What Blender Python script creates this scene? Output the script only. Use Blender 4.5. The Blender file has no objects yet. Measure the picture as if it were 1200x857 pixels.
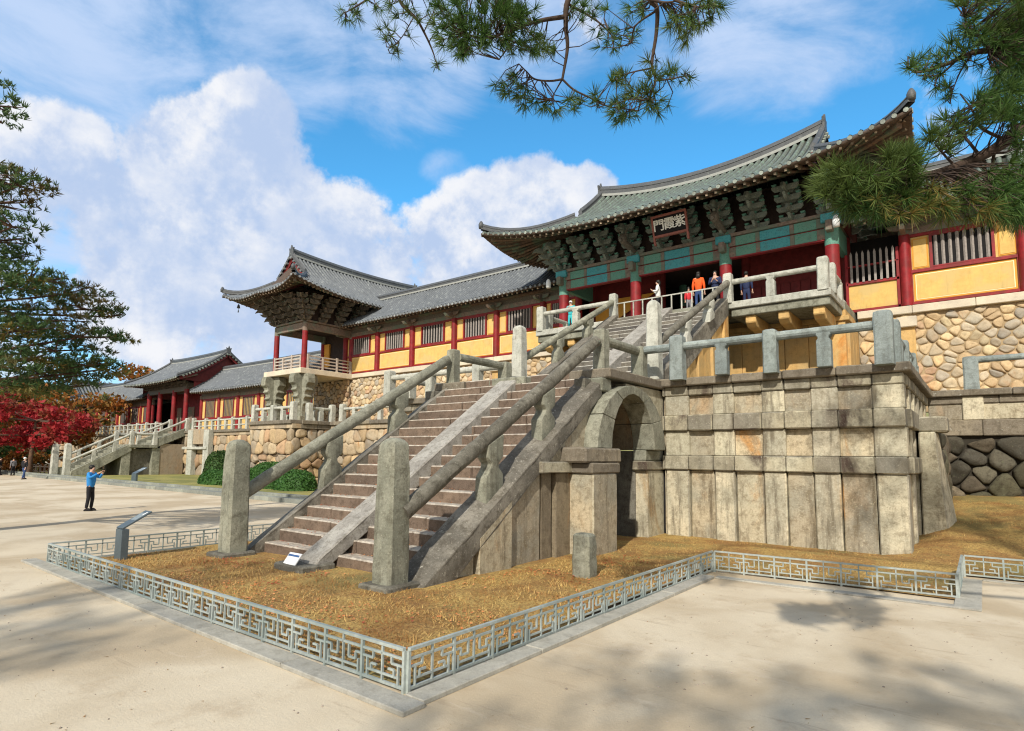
import bpy, math, random
from mathutils import Vector, Matrix, noise
random.seed(7)
R=math.radians; PI=math.pi
scene=bpy.context.scene; COL=scene.collection
sin,cos=math.sin,math.cos

# ------------------------------------------------------------------ objects
def tag(o,label=None,cat=None,group=None,kind=None):
    if label: o['label']=label
    if cat: o['category']=cat
    if group: o['group']=group
    if kind: o['kind']=kind
    return o
def empty(name,loc,label,cat,group=None,rz=0):
    o=bpy.data.objects.new(name,None); COL.objects.link(o); o.location=loc; o.rotation_euler=(0,0,rz)
    o.empty_display_size=.3
    return tag(o,label,cat,group)
def kids(o): return [c for c in COL.objects if c.parent==o]
CH={}
def copy_tree(o,parent=None):
    c=o.copy(); COL.objects.link(c)
    if parent is not None:
        c.parent=parent; c.matrix_parent_inverse=o.matrix_parent_inverse.copy(); CH.setdefault(parent,[]).append(c)
    for ch in CH.get(o,[]): copy_tree(ch,c)
    return c
def worldloc(o):
    v=Vector((0,0,0))
    while o is not None: v+=Vector(o.location); o=o.parent
    return v

class MB:
    def __init__(s): s.v=[];s.f=[];s.m=[];s.sm=[]
    def add(s,vs,fs,mi=0,smooth=False):
        n=len(s.v); s.v+= [tuple(p) for p in vs]
        for f in fs: s.f.append([i+n for i in f]); s.m.append(mi); s.sm.append(smooth)
    def hexa(s,p,mi=0):
        s.add(p,[(0,3,2,1),(4,5,6,7),(0,1,5,4),(1,2,6,5),(2,3,7,6),(3,0,4,7)],mi)
    def box(s,x0,x1,y0,y1,z0,z1,mi=0):
        if x0>x1:x0,x1=x1,x0
        if y0>y1:y0,y1=y1,y0
        s.hexa([(x0,y0,z0),(x1,y0,z0),(x1,y1,z0),(x0,y1,z0),(x0,y0,z1),(x1,y0,z1),(x1,y1,z1),(x0,y1,z1)],mi)
    def obox(s,a,b,w,h,mi=0,up=(0,0,1)):
        """bar from a to b, width w, height h"""
        a=Vector(a);b=Vector(b);d=(b-a).normalized();u=Vector(up);r=d.cross(u)
        if r.length<1e-4: r=d.cross(Vector((1,0,0)))
        r.normalize();u=r.cross(d).normalized(); r*=w/2;u*=h/2
        s.hexa([a-r-u,a+r-u,b+r-u,b-r-u,a-r+u,a+r+u,b+r+u,b-r+u],mi)
    def tube(s,pts,rad,n=8,mi=0,smooth=True,cap=True):
        pts=[Vector(p) for p in pts]
        if not hasattr(rad,'__len__'): rad=[rad]*len(pts)
        vs=[];prev=None
        for i,p in enumerate(pts):
            d=(pts[min(i+1,len(pts)-1)]-pts[max(i-1,0)]).normalized()
            if prev is None:
                r=d.cross(Vector((0,0,1)))
                if r.length<1e-3:r=Vector((1,0,0))
            else: r=prev-d*prev.dot(d)
            r.normalize();prev=r;u=r.cross(d)
            for k in range(n):
                t=2*PI*k/n; vs.append(p+(r*cos(t)+u*sin(t))*rad[i])
        fs=[]
        for i in range(len(pts)-1):
            for k in range(n):
                fs.append((i*n+k,i*n+(k+1)%n,(i+1)*n+(k+1)%n,(i+1)*n+k))
        s.add(vs,fs,mi,smooth)
        if cap:
            L=len(pts)-1
            s.add(vs[:n],[tuple(range(n))],mi); s.add(vs[L*n:],[tuple(reversed(range(n)))],mi)
    def prism(s,poly,o,ax,ay,az,mi=0):
        """poly (a,b) list in plane (o,ax,ay) extruded along az"""
        o=Vector(o);ax=Vector(ax);ay=Vector(ay);az=Vector(az);n=len(poly)
        A=[o+ax*a+ay*b for a,b in poly];B=[p+az for p in A]
        s.add(A+B,[tuple(range(n))[::-1],tuple(range(n,2*n))]+[(i,(i+1)%n,n+(i+1)%n,n+i) for i in range(n)],mi)
    def rings(s,c,rings,pw=4,n=16,mi=0,smooth=True):
        """stack of rounded-square rings (z,hx,hy)"""
        vs=[]
        for z,hx,hy in rings:
            for k in range(n):
                t=2*PI*(k+.5)/n;a,b=cos(t),sin(t)
                e=2/pw; vs.append((c[0]+hx*math.copysign(abs(a)**e,a),c[1]+hy*math.copysign(abs(b)**e,b),c[2]+z))
        fs=[]
        for i in range(len(rings)-1):
            for k in range(n): fs.append((i*n+k,i*n+(k+1)%n,(i+1)*n+(k+1)%n,(i+1)*n+k))
        L=len(rings)-1
        fs.append(tuple(reversed(range(n)))); fs.append(tuple(range(L*n,L*n+n)))
        s.add(vs,fs,mi,smooth)
    def chamf(s,c,rings,ch=.2,mi=0):
        """stack of chamfered squares (z,hx,hy)"""
        P_=[(1,-1+ch),(1,1-ch),(1-ch,1),(-1+ch,1),(-1,1-ch),(-1,-1+ch),(-1+ch,-1),(1-ch,-1)]; vs=[(c[0]+hx*a,c[1]+hy*b,c[2]+z) for z,hx,hy in rings for a,b in P_]
        fs=[(i*8+k,i*8+(k+1)%8,(i+1)*8+(k+1)%8,(i+1)*8+k) for i in range(len(rings)-1) for k in range(8)]; L=len(rings)-1
        s.add(vs,fs+[tuple(reversed(range(8))),tuple(range(L*8,L*8+8))],mi)
    def build(s,name,mats,parent=None,bev=0,rough=0,freq=2.,cuts=0,seg=1):
        me=bpy.data.meshes.new(name)
        off=worldloc(parent) if parent is not None else Vector((0,0,0))
        me.from_pydata([(p[0]-off[0],p[1]-off[1],p[2]-off[2]) for p in s.v],[],s.f)
        if not isinstance(mats,(list,tuple)): mats=[mats]
        for m in mats: me.materials.append(m)
        me.polygons.foreach_set('material_index',s.m); me.polygons.foreach_set('use_smooth',s.sm)
        me.update()
        if rough or cuts:
            import bmesh
            bm=bmesh.new(); bm.from_mesh(me)
            bmesh.ops.remove_doubles(bm,verts=bm.verts,dist=1e-5)
            if bev:
                es=[e for e in bm.edges if len(e.link_faces)==2 and e.calc_face_angle(0)>.6]
                bmesh.ops.bevel(bm,geom=es,offset=bev,segments=seg,affect='EDGES',profile=.6)
                bev=0
            if cuts: 
                for _ in range(8):
                    es=[e for e in bm.edges if e.calc_length()>cuts]
                    if not es or len(bm.verts)>40000: break
                    bmesh.ops.subdivide_edges(bm,edges=es,cuts=1,use_grid_fill=True)
            bm.normal_update()
            for v in bm.verts:
                p=(v.co+off)*freq
                d=noise.noise(p)+.5*noise.noise(p*2.7)+.3*noise.noise(p*7)
                v.co+=v.normal*d*rough
            bm.to_mesh(me); bm.free()
            for p in me.polygons: p.use_smooth=True
            try: me.set_sharp_from_angle(angle=R(27))
            except Exception: pass
        o=bpy.data.objects.new(name,me); COL.objects.link(o)
        if parent is not None: o.parent=parent; CH.setdefault(parent,[]).append(o)
        if bev:
            b=o.modifiers.new('bevel','BEVEL'); b.width=bev; b.segments=seg; b.limit_method='ANGLE'; b.angle_limit=R(40)
        return o

# ------------------------------------------------------------------ materials
def newmat(name,rough=.8,metal=0):
    m=bpy.data.materials.new(name); m.use_nodes=True; nt=m.node_tree
    b=nt.nodes['Principled BSDF']; b.inputs['Roughness'].default_value=rough; b.inputs['Metallic'].default_value=metal
    try: b.inputs['Specular IOR Level'].default_value=.3
    except Exception: pass
    return m,nt,b
class NT:
    def __init__(s,nt): s.nt=nt
    def n(s,t,**k):
        x=s.nt.nodes.new(t)
        for a,b in k.items(): setattr(x,a,b)
        return x
    def link(s,a,b): s.nt.links.new(a,b)
    def val(s,sock,v):
        if hasattr(v,'links') or isinstance(v,bpy.types.NodeSocket): s.link(v,sock)
        else: sock.default_value=v
    def pos(s,scale=(1,1,1)):
        g=s.n('ShaderNodeNewGeometry'); m=s.n('ShaderNodeVectorMath',operation='MULTIPLY'); s.link(g.outputs['Position'],m.inputs[0]); m.inputs[1].default_value=scale
        return m.outputs[0]
    def pos2(s,v,sc):
        m=s.n('ShaderNodeVectorMath',operation='MULTIPLY'); s.link(v,m.inputs[0]); m.inputs[1].default_value=sc; return m.outputs[0]
    def noise(s,scale,vec=None,detail=4,rough=.6,dist=0):
        x=s.n('ShaderNodeTexNoise'); x.inputs['Scale'].default_value=scale; x.inputs['Detail'].default_value=detail; x.inputs['Roughness'].default_value=rough; x.inputs['Distortion'].default_value=dist
        s.link(vec if vec is not None else s.pos(),x.inputs['Vector']); return x.outputs['Fac']
    def math(s,op,a,b=0.,c=None,clamp=False):
        x=s.n('ShaderNodeMath',operation=op,use_clamp=clamp); s.val(x.inputs[0],a); s.val(x.inputs[1],b)
        if c is not None: s.val(x.inputs[2],c)
        return x.outputs[0]
    def ramp(s,fac,lo,hi,a=0.,b=1.,smooth=True):
        x=s.n('ShaderNodeMapRange'); x.interpolation_type='SMOOTHSTEP' if smooth else 'LINEAR'
        s.val(x.inputs['Value'],fac); x.inputs['From Min'].default_value=lo; x.inputs['From Max'].default_value=hi; x.inputs['To Min'].default_value=a; x.inputs['To Max'].default_value=b
        return x.outputs['Result']
    def mix(s,f,a,b,mode='MIX'):
        x=s.n('ShaderNodeMix',data_type='RGBA',blend_type=mode); s.val(x.inputs[0],f); 
        for i,v in ((6,a),(7,b)):
            if isinstance(v,(tuple,list)): v=(v[0],v[1],v[2],1)
            s.val(x.inputs[i],v)
        return x.outputs[2]
    def island(s):
        g=s.n('ShaderNodeNewGeometry'); return g.outputs['Random Per Island']
    def objrand(s):
        g=s.n('ShaderNodeObjectInfo'); return g.outputs['Random']
    def bump(s,b,h,strength=.4,dist=.02):
        x=s.n('ShaderNodeBump'); x.inputs['Strength'].default_value=strength; x.inputs['Distance'].default_value=dist
        s.link(h,x.inputs['Height']); s.link(x.outputs[0],b.inputs['Normal'])

def stone(name,base,alt,stain=None,stain_amt=0.,dark=.5,streak=0.,rnd=.0,scale=1.,lichen=None,lich_amt=.0,bump=.5,rough=.85,tread=None,hues=None):
    m,nt,b=newmat(name,rough); n=NT(nt)
    big=n.noise(1.1*scale,detail=3); mid=n.noise(5*scale,detail=9,rough=.75); fine=n.noise(45,detail=6,rough=.9)
    c=n.mix(n.ramp(big,.35,.65),base,alt)
    if hues:
        cr=n.n('ShaderNodeValToRGB'); cr.color_ramp.interpolation='CONSTANT'; e=cr.color_ramp.elements; e[0].color=(*hues[0],1); e[1].position=1/len(hues); e[1].color=(*hues[1],1)
        for i_,h_ in enumerate(hues[2:]): e.new((i_+2)/len(hues)).color=(*h_,1)
        nt.links.new(n.math('FRACT',n.math('MULTIPLY',n.island(),7.31)),cr.inputs[0]); c=n.mix(n.ramp(big,.3,.7,.55,.95),c,cr.outputs[0])
    elif rnd>=.2:
        rr_=n.math('FRACT',n.math('MULTIPLY',n.math('ADD',n.island(),n.objrand()),5.7)); c=n.mix(n.math('MULTIPLY',rr_,.75),c,alt)
    if rnd:
        r=n.island(); r2=n.objrand(); q=n.math('FRACT',n.math('ADD',r,r2))
        c=n.mix(1.,c,n.mix(q,(1-rnd,1-rnd,1-rnd*.9),(1+rnd*.6,1+rnd*.55,1+rnd*.4)),'MULTIPLY')
    if stain is not None:
        sn=n.noise(.9*scale,n.pos((1,1,.45)),detail=5,rough=.65,dist=.6)
        f=n.ramp(sn,.62-stain_amt*.3,.78-stain_amt*.3)
        if rnd: f=n.math('MULTIPLY',f,n.ramp(q,.2,.7,.25,1.))
        c=n.mix(f,c,stain)
    if streak:
        st=n.noise(3.5,n.pos((1,1,.12)),detail=5,rough=.7); 
        c=n.mix(n.ramp(st,.5,.72,0,streak),c,(base[0]*.25,base[1]*.24,base[2]*.23))
    c=n.mix(n.ramp(mid,.45,.66,0,dark),c,(base[0]*.30,base[1]*.28,base[2]*.25))
    spk=n.noise(22*scale,detail=5,rough=.8); c=n.mix(n.ramp(spk,.52,.66,0,dark*.8),c,(base[0]*.33,base[1]*.31,base[2]*.28)); c=n.mix(n.ramp(spk,.34,.44,dark*.6,0),c,(min(.8,base[0]*1.5),min(.8,base[1]*1.5),min(.8,base[2]*1.5)))
    if lichen is not None:
        lf=n.noise(9*scale,detail=7,rough=.75); c=n.mix(n.ramp(lf,.66-lich_amt*.25,.72-lich_amt*.2,0,.85),c,lichen)
    if tread is not None:   # mix the tread colour into upward-facing faces
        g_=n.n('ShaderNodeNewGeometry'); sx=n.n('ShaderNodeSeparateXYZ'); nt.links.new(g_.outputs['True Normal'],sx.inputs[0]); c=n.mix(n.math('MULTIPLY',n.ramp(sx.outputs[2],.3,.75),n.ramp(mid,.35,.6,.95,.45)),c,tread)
    c=n.mix(1.,c,n.mix(fine,(.62,.62,.62),(1.35,1.35,1.35)),'MULTIPLY')
    nt.links.new(c,b.inputs['Base Color'])
    h=n.math('ADD',n.math('MULTIPLY',mid,.7),n.math('MULTIPLY',fine,.35))
    n.bump(b,n.math('ADD',h,n.math('MULTIPLY',spk,.6)),min(1,bump*1.5),.035)
    return m
def plain(name,col,rough=.7,var=.15,scale=8.,metal=0,bump=.1,rnd=0,alt=None,sc2=1.2,grime=0):
    m,nt,b=newmat(name,rough,metal); n=NT(nt)
    f=n.noise(scale,detail=5,rough=.7)
    c=n.mix(n.ramp(f,.3,.7),tuple(x*(1-var) for x in col),tuple(x*(1+var) for x in col))
    if alt: c=n.mix(n.ramp(n.noise(sc2,detail=4),.45,.62),c,alt)
    if rnd: c=n.mix(1.,c,n.mix(n.island(),(1-rnd,)*3,(1+rnd,)*3),'MULTIPLY')
    if grime:
        st=n.noise(5,n.pos((1,1,.15)),detail=6,rough=.75); bl=n.noise(2.3,detail=7,rough=.75); c=n.mix(n.ramp(st,.5,.7,0,grime),c,tuple(x*.45 for x in col)); c=n.mix(n.ramp(bl,.54,.66,0,grime*.8),c,tuple(x*.55+.04 for x in col))
    nt.links.new(c,b.inputs['Base Color'])
    if bump: n.bump(b,f,bump,.01)
    return m
M={}
M['granite']=stone('weathered_granite',(.32,.32,.255),(.21,.215,.17),dark=.7,streak=.7,rnd=.12,lichen=(.46,.45,.37),lich_amt=.12)
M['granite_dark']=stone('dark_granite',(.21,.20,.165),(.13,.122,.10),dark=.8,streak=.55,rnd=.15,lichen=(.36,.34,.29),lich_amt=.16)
M['granite_pale']=stone('pale_granite',(.52,.52,.46),(.41,.42,.37),dark=.5,streak=.5,rnd=.08,lichen=(.17,.17,.15),lich_amt=.15)
M['granite_blue']=stone('blue_grey_granite',(.30,.345,.335),(.20,.235,.23),dark=.55,streak=.6,rnd=.14,lichen=(.40,.41,.36),lich_amt=.15)
M['panel']=stone('panel_granite',(.57,.48,.33),(.40,.375,.29),stain=(.50,.27,.10),stain_amt=.28,dark=.7,streak=.95,rnd=.34,bump=.45)
M['panel_pil']=stone('pilaster_granite',(.62,.56,.42),(.42,.40,.31),stain=(.40,.26,.12),stain_amt=.14,dark=.65,streak=.95,rnd=.3,bump=.45)
M['course']=stone('course_granite',(.46,.44,.35),(.34,.31,.23),stain=(.07,.045,.035),stain_amt=.38,dark=.6,streak=.5,rnd=.4,bump=.5)
M['cornice']=stone('cornice_granite',(.29,.25,.185),(.19,.165,.13),dark=.6,streak=.6,rnd=.2,lichen=(.40,.40,.35),lich_amt=.25)
M['warm']=stone('warm_granite',(.66,.42,.16),(.55,.38,.17),stain=(.60,.24,.05),stain_amt=.3,dark=.25,streak=.25,rnd=.15)
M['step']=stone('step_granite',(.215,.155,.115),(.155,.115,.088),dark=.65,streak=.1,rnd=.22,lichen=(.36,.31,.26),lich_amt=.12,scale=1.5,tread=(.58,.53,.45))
M['ramp']=stone('ramp_granite',(.40,.385,.35),(.28,.265,.24),dark=.65,streak=.1,rnd=.05,lichen=(.22,.18,.15),lich_amt=.2,scale=2)
M['string']=stone('string_granite',(.26,.24,.20),(.13,.12,.10),dark=.8,streak=.3,rnd=.1,lichen=(.42,.40,.34),lich_amt=.28)
M['boulder']=stone('warm_boulder',(.60,.44,.26),(.50,.40,.28),stain=(.50,.27,.13),stain_amt=.15,dark=.3,rnd=.3,hues=[(.62,.45,.25),(.52,.45,.33),(.60,.53,.41),(.50,.33,.22),(.64,.50,.31),(.42,.40,.34),(.58,.43,.25),(.56,.47,.30)],lichen=(.6,.58,.5),lich_amt=.1,scale=1.2)
M['boulder_dark']=stone('dark_boulder',(.12,.10,.07),(.07,.07,.045),dark=.7,rnd=.4,hues=[(.15,.12,.08),(.09,.085,.055),(.19,.155,.11),(.13,.12,.09),(.07,.065,.05)],lichen=(.13,.135,.08),lich_amt=.25,bump=.9)
M['block']=stone('terrace_block',(.48,.35,.21),(.36,.29,.20),stain=(.45,.22,.08),stain_amt=.2,dark=.4,streak=.3,rnd=.3,hues=[(.52,.38,.22),(.44,.37,.27),(.47,.30,.18),(.38,.34,.27),(.56,.45,.30)])
M['beamstone']=stone('pale_beam_stone',(.68,.60,.46),(.56,.50,.40),dark=.15,rnd=.08,bump=.25)
M['mortar']=plain('dark_mortar',(.12,.09,.06),.95)
M['mortar_light']=plain('light_mortar',(.36,.27,.16),.95)
M['red']=plain('red_lacquer',(.235,.014,.018),.5,.25,3,alt=(.17,.018,.016),bump=.05,grime=.5)
M['gable']=plain('dark_maroon_board',(.10,.016,.015),.7,.25,4)
M['maroon']=plain('maroon_paint',(.15,.018,.018),.6,.25,4)
M['yellow']=plain('ochre_plaster',(.64,.425,.14),.85,.12,2,alt=(.58,.42,.17),bump=.04,grime=.3)
M['yellow_dark']=plain('orange_border',(.62,.30,.05),.85,.06,3)
M['cream']=plain('cream_line',(.9,.8,.5),.8,.05)
M['bars']=plain('grey_wooden_bar',(.30,.27,.25),.8,.2,12)
M['black']=plain('dark_interior',(.012,.011,.012),.9,.1)
M['inside']=plain('dark_timber',(.035,.022,.018),.85,.3,6)
def painted(name,a,b,c):
    m,nt,bs=newmat(name,.65); n=NT(nt)
    v=n.n('ShaderNodeTexVoronoi'); v.inputs['Scale'].default_value=14; n.link(n.pos(),v.inputs['Vector'])
    f=n.noise(18,detail=5,rough=.8); g=n.noise(2.2,detail=4)
    col=n.mix(n.ramp(v.outputs['Distance'],.15,.45),a,b)
    col=n.mix(n.ramp(f,.5,.68,0,.7),col,c); col=n.mix(n.ramp(g,.5,.75,0,.5),col,(.10,.11,.09))
    nt.links.new(col,bs.inputs['Base Color']); n.bump(bs,f,.2,.01); return m
M['green']=painted('painted_green_timber',(.06,.20,.15),(.11,.27,.21),(.19,.26,.20))
M['teal']=painted('painted_teal_timber',(.03,.23,.27),(.07,.31,.34),(.04,.13,.16))
M['bracket']=painted('painted_bracket_timber',(.25,.29,.25),(.16,.19,.165),(.33,.27,.22))
M['bracket_far']=painted('faded_bracket_timber',(.22,.17,.13),(.12,.10,.08),(.15,.18,.14))
M['rafter']=plain('rafter_timber',(.13,.085,.06),.8,.4,8,rnd=.25,alt=(.10,.13,.09))
M['rafter_end']=plain('rafter_end_paint',(.32,.25,.18),.8,.3,8,rnd=.5)
M['soffit']=plain('soffit_boards',(.085,.06,.045),.9,.3,8)
M['lintelbrown']=plain('faded_lintel',(.20,.15,.12),.8,.3,8,alt=(.14,.17,.13))
def tile(name,a,b,li,amt):
    m,nt,bs=newmat(name,.55); n=NT(nt)
    f=n.noise(1.0,detail=5,rough=.7); g=n.noise(14,detail=5,rough=.8); h=n.noise(3.,detail=5,rough=.7)
    c=n.mix(n.ramp(g,.3,.7),a,b); c=n.mix(n.ramp(h,.62-amt*.3,.74-amt*.3,0,.85),c,li); c=n.mix(n.ramp(f,.45,.75,0,.4),c,tuple(x*.5 for x in a))
    c=n.mix(1.,c,n.mix(n.island(),(.85,.85,.85),(1.12,1.12,1.12)),'MULTIPLY')
    nt.links.new(c,bs.inputs['Base Color']); n.bump(bs,g,.35,.015); return m
M['tile_green']=tile('mossy_green_grey_tiles',(.085,.10,.09),(.165,.195,.17),(.17,.24,.19),.4)
M['tile_blue']=tile('blue_grey_tiles',(.095,.105,.115),(.18,.195,.21),(.25,.27,.27),.3)
M['tile_valley']=tile('dark_pan_tiles',(.03,.034,.03),(.06,.066,.058),(.09,.11,.08),.2)  # darker tiles for the valley strips between the ribs
M['tile_dark']=tile('dark_ridge_tiles',(.06,.065,.07),(.11,.115,.12),(.2,.22,.2),.1)
M['tile_end']=plain('round_tile_ends',(.21,.235,.205),.7,.3,10,rnd=.4)
M['tile_end_dark']=plain('grey_tile_ends',(.20,.215,.22),.7,.3,10,rnd=.4)
M['plaster']=plain('white_ridge_plaster',(.30,.31,.29),.9,.1)
M['metal']=plain('painted_grey_fence_metal',(.36,.40,.38),.45,.15,20,metal=.1,alt=(.24,.29,.28),bump=.05,grime=.35)
M['slate']=plain('slate_grey_metal',(.10,.13,.15),.45,.1,metal=.3)
M['white']=plain('white_board',(.75,.77,.78),.5,.05)
M['bark']=stone('pine_bark',(.16,.09,.055),(.09,.055,.04),dark=.7,bump=1.,scale=3)
M['twig']=plain('dark_twig',(.06,.04,.03),.9,.3)
def leafm(name,a,b,c=None,rough=.6,trans=.25):
    m,nt,bs=newmat(name,rough); n=NT(nt)
    col=n.mix(n.island(),a,b)
    if c is not None: col=n.mix(n.ramp(n.noise(.7,detail=3),.5,.62),col,c)
    nt.links.new(col,bs.inputs['Base Color'])
    if trans:
        t=n.n('ShaderNodeBsdfTranslucent'); nt.links.new(col,t.inputs['Color']); mx=n.n('ShaderNodeMixShader'); mx.inputs[0].default_value=trans
        nt.links.new(bs.outputs[0],mx.inputs[1]); nt.links.new(t.outputs[0],mx.inputs[2]); nt.links.new(mx.outputs[0],nt.nodes['Material Output'].inputs['Surface'])
    return m
M['needle']=leafm('pine_needles',(.035,.085,.022),(.085,.16,.032),(.09,.13,.03))
M['needle_brown']=leafm('browning_pine_needles',(.08,.14,.03),(.24,.15,.04),(.05,.12,.03))
M['needle_far']=leafm('far_pine_needles',(.035,.085,.03),(.085,.14,.04),(.13,.10,.035))
M['needle_dark']=leafm('shade_needles',(.03,.05,.02),(.06,.06,.025))
M['maple']=leafm('red_maple_leaves',(.25,.012,.018),(.40,.028,.03),(.20,.06,.025),trans=.35)
M['maple_orange']=leafm('orange_leaves',(.36,.11,.02),(.25,.13,.03),(.10,.12,.03),trans=.3)
M['yellowleaf']=leafm('yellow_leaves',(.42,.29,.04),(.22,.22,.05),(.10,.14,.04),trans=.3)
M['greenleaf']=leafm('green_leaves',(.035,.075,.02),(.07,.12,.03),(.05,.08,.025))
M['hedge']=leafm('hedge_leaves',(.03,.09,.018),(.06,.15,.03))
M['flank']=stone('shaded_flank_granite',(.30,.25,.17),(.20,.165,.115),stain=(.30,.15,.05),stain_amt=.3,dark=.6,streak=.7,rnd=.2)  # browner, stained stone; recess shade beside the arch pier put into its colour
M['skin']=plain('skin',(.55,.34,.25),.6,.05)
M['hair']=plain('black_hair',(.015,.012,.01),.5,.1)
def cloth(name,c): 
    M[name]=plain(name,c,.8,.12,20); return M[name]
# ------------------------------------------------------------------ camera (solved from the photo's vanishing points)
CAM=Vector((0,0,2.2)); FPX=701.39; YAW,PITCH,ROLL=R(38.0858),R(5.5797),R(.5643)
_F=Vector((-sin(YAW)*cos(PITCH),cos(YAW)*cos(PITCH),sin(PITCH))); _r=Vector((cos(YAW),sin(YAW),0)); _u=_r.cross(_F)
_R=_r*cos(ROLL)+_u*sin(ROLL); _U=-_r*sin(ROLL)+_u*cos(ROLL)
cd=bpy.data.cameras.new('camera'); cam=bpy.data.objects.new('camera',cd); COL.objects.link(cam)
cam.matrix_world=Matrix(((_R.x,_U.x,-_F.x,0),(_R.y,_U.y,-_F.y,0),(_R.z,_U.z,-_F.z,2.2),(0,0,0,1)))
cd.sensor_width=36; cd.lens=FPX/1200*36; cd.shift_y=(466.84-428.5)/1200; cd.clip_end=4000; cd.clip_start=.05
scene.camera=cam
def ray(u,v): return (_F*FPX+_R*(u-600)-_U*(v-466.84)).normalized()
def at(u,v,dist): return CAM+ray(u,v)*dist
# ------------------------------------------------------------------ light
SUN=Vector((.25,-.78,.60)).normalized()
sd=bpy.data.lights.new('sun','SUN'); sd.energy=4.3; sd.angle=R(1.0); sd.color=(1,.93,.81)
so=bpy.data.objects.new('sun',sd); COL.objects.link(so); so.rotation_euler=SUN.to_track_quat('Z','Y').to_euler(); so.location=(10,-20,30)
w=bpy.data.worlds.new('World'); scene.world=w; w.use_nodes=True; nt=w.node_tree; n=NT(nt)
bg=nt.nodes['Background']; bg.inputs['Strength'].default_value=.125
sky=n.n('ShaderNodeTexSky'); sky.sky_type='NISHITA'; sky.sun_disc=False; sky.sun_elevation=math.asin(SUN.z); sky.sun_rotation=math.atan2(SUN.x,SUN.y)
sky.air_density=1.; sky.dust_density=.3; sky.ozone_density=3.
tc=n.n('ShaderNodeTexCoord'); D=tc.outputs['Generated']
# stretch the direction so that cloud cells flatten towards the horizon
n1=n.noise(3.4,D,detail=10,rough=.58,dist=.15); n2=n.noise(11.,D,detail=8,rough=.62)
def blobs(lst):
    acc=None
    for (u,v,rad,wt) in lst:
        d=ray(u,v); dp=n.n('ShaderNodeVectorMath',operation='DOT_PRODUCT'); n.link(D,dp.inputs[0]); dp.inputs[1].default_value=d
        f=n.ramp(dp.outputs['Value'],cos(R(rad)),1.,0.,wt)
        acc=f if acc is None else n.math('MAXIMUM',acc,f)
    return acc
cum=blobs([(300,165,6.5,1.),(245,205,8,1.),(320,230,9,1.),(385,270,8,1.),(440,320,8,.85),(235,270,9,.95),(150,330,8,.8),(50,185,6,1.),(15,220,7,.95),(95,235,5.5,.85),(620,240,6.5,1.),(685,235,5,.95),(565,265,7,.9),(505,310,8,.75),(340,350,10,.8),(-120,300,14,.8)])
cir=blobs([(80,40,16,1.),(240,60,12,.75),(330,30,12,.95),(480,40,12,.95),(620,20,11,.8),(900,20,12,.85),(1020,5,8,.7),(160,110,8,.6),(525,205,4,.75),(1180,380,8,.9),(200,370,18,1.),(430,390,18,1.),(40,340,16,.95),(600,340,12,.9),(1115,200,5,.7),(760,30,10,.6)])
bk=n.math('MULTIPLY',blobs([(-2600,-900,80,1.),(3400,-900,85,1.)]),n.ramp(n1,.3,.55,.55,1.))
bv=n.n('ShaderNodeVectorMath',operation='DOT_PRODUCT'); n.link(D,bv.inputs[0]); bv.inputs[1].default_value=(_F.x,_F.y,0)
bk=n.math('MULTIPLY',n.ramp(bv.outputs['Value'],.30,-.15),n.ramp(n1,.28,.5,.6,1.))  # unseen cloud bank behind the camera, added as neutral fill light
mc=n.ramp(n.math('ADD',n.math('MULTIPLY',cum,.42),n.math('ADD',n.math('MULTIPLY',n1,1.25),n.math('MULTIPLY',n2,.4))),.97,1.09)
ms=n.ramp(n.math('ADD',n.math('MULTIPLY',cir,.5),n.math('MULTIPLY',n.noise(4.2,n.pos2(D,(1,1,2.2)),detail=9,rough=.62,dist=.5),.8)),.62,.98,0,.92)
# clouds lit from above: sample density a little higher up
off=n.n('ShaderNodeVectorMath',operation='ADD'); n.link(D,off.inputs[0]); off.inputs[1].default_value=(0.015,-.02,.05)
n1b=n.noise(3.4,off.outputs[0],detail=10,rough=.58,dist=.15)
n2b=n.noise(11.,off.outputs[0],detail=8,rough=.62)
shade=n.ramp(n.math('ADD',n.math('SUBTRACT',n1,n1b),n.math('MULTIPLY',n.math('SUBTRACT',n2,n2b),.5)),-.10,.13)
shade=n.math('MULTIPLY',shade,n.ramp(n.noise(5.,n.pos2(D,(1,1,1.6)),detail=6,rough=.6),.36,.6,.35,1.))
ccol=n.mix(shade,(3.5,4.4,6.1),(6.5,6.6,6.9))
skyc=n.mix(1.,sky.outputs[0],(.62,1.55,1.75),'MULTIPLY')
c1=n.mix(ms,skyc,(4.1,5.1,6.9))
c2=n.mix(bk,n.mix(mc,c1,ccol),(6.3,6.1,5.9))
nt.links.new(c2,bg.inputs['Color'])
# far blue tone of the lower sky comes from the sky itself
scene.view_settings.view_transform='Standard'; scene.view_settings.look='None'; scene.view_settings.gamma=1; scene.view_settings.exposure=0.17
scene.view_settings.use_curve_mapping=False
scene.render.engine='CYCLES'
try:
    scene.cycles.use_denoising=True; scene.cycles.denoiser='OPENIMAGEDENOISE'
except Exception: pass
scene.cycles.filter_width=1.15; scene.cycles.max_bounces=6; scene.cycles.diffuse_bounces=3; scene.cycles.glossy_bounces=2; scene.cycles.transmission_bounces=2; scene.cycles.transparent_max_bounces=4
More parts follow.
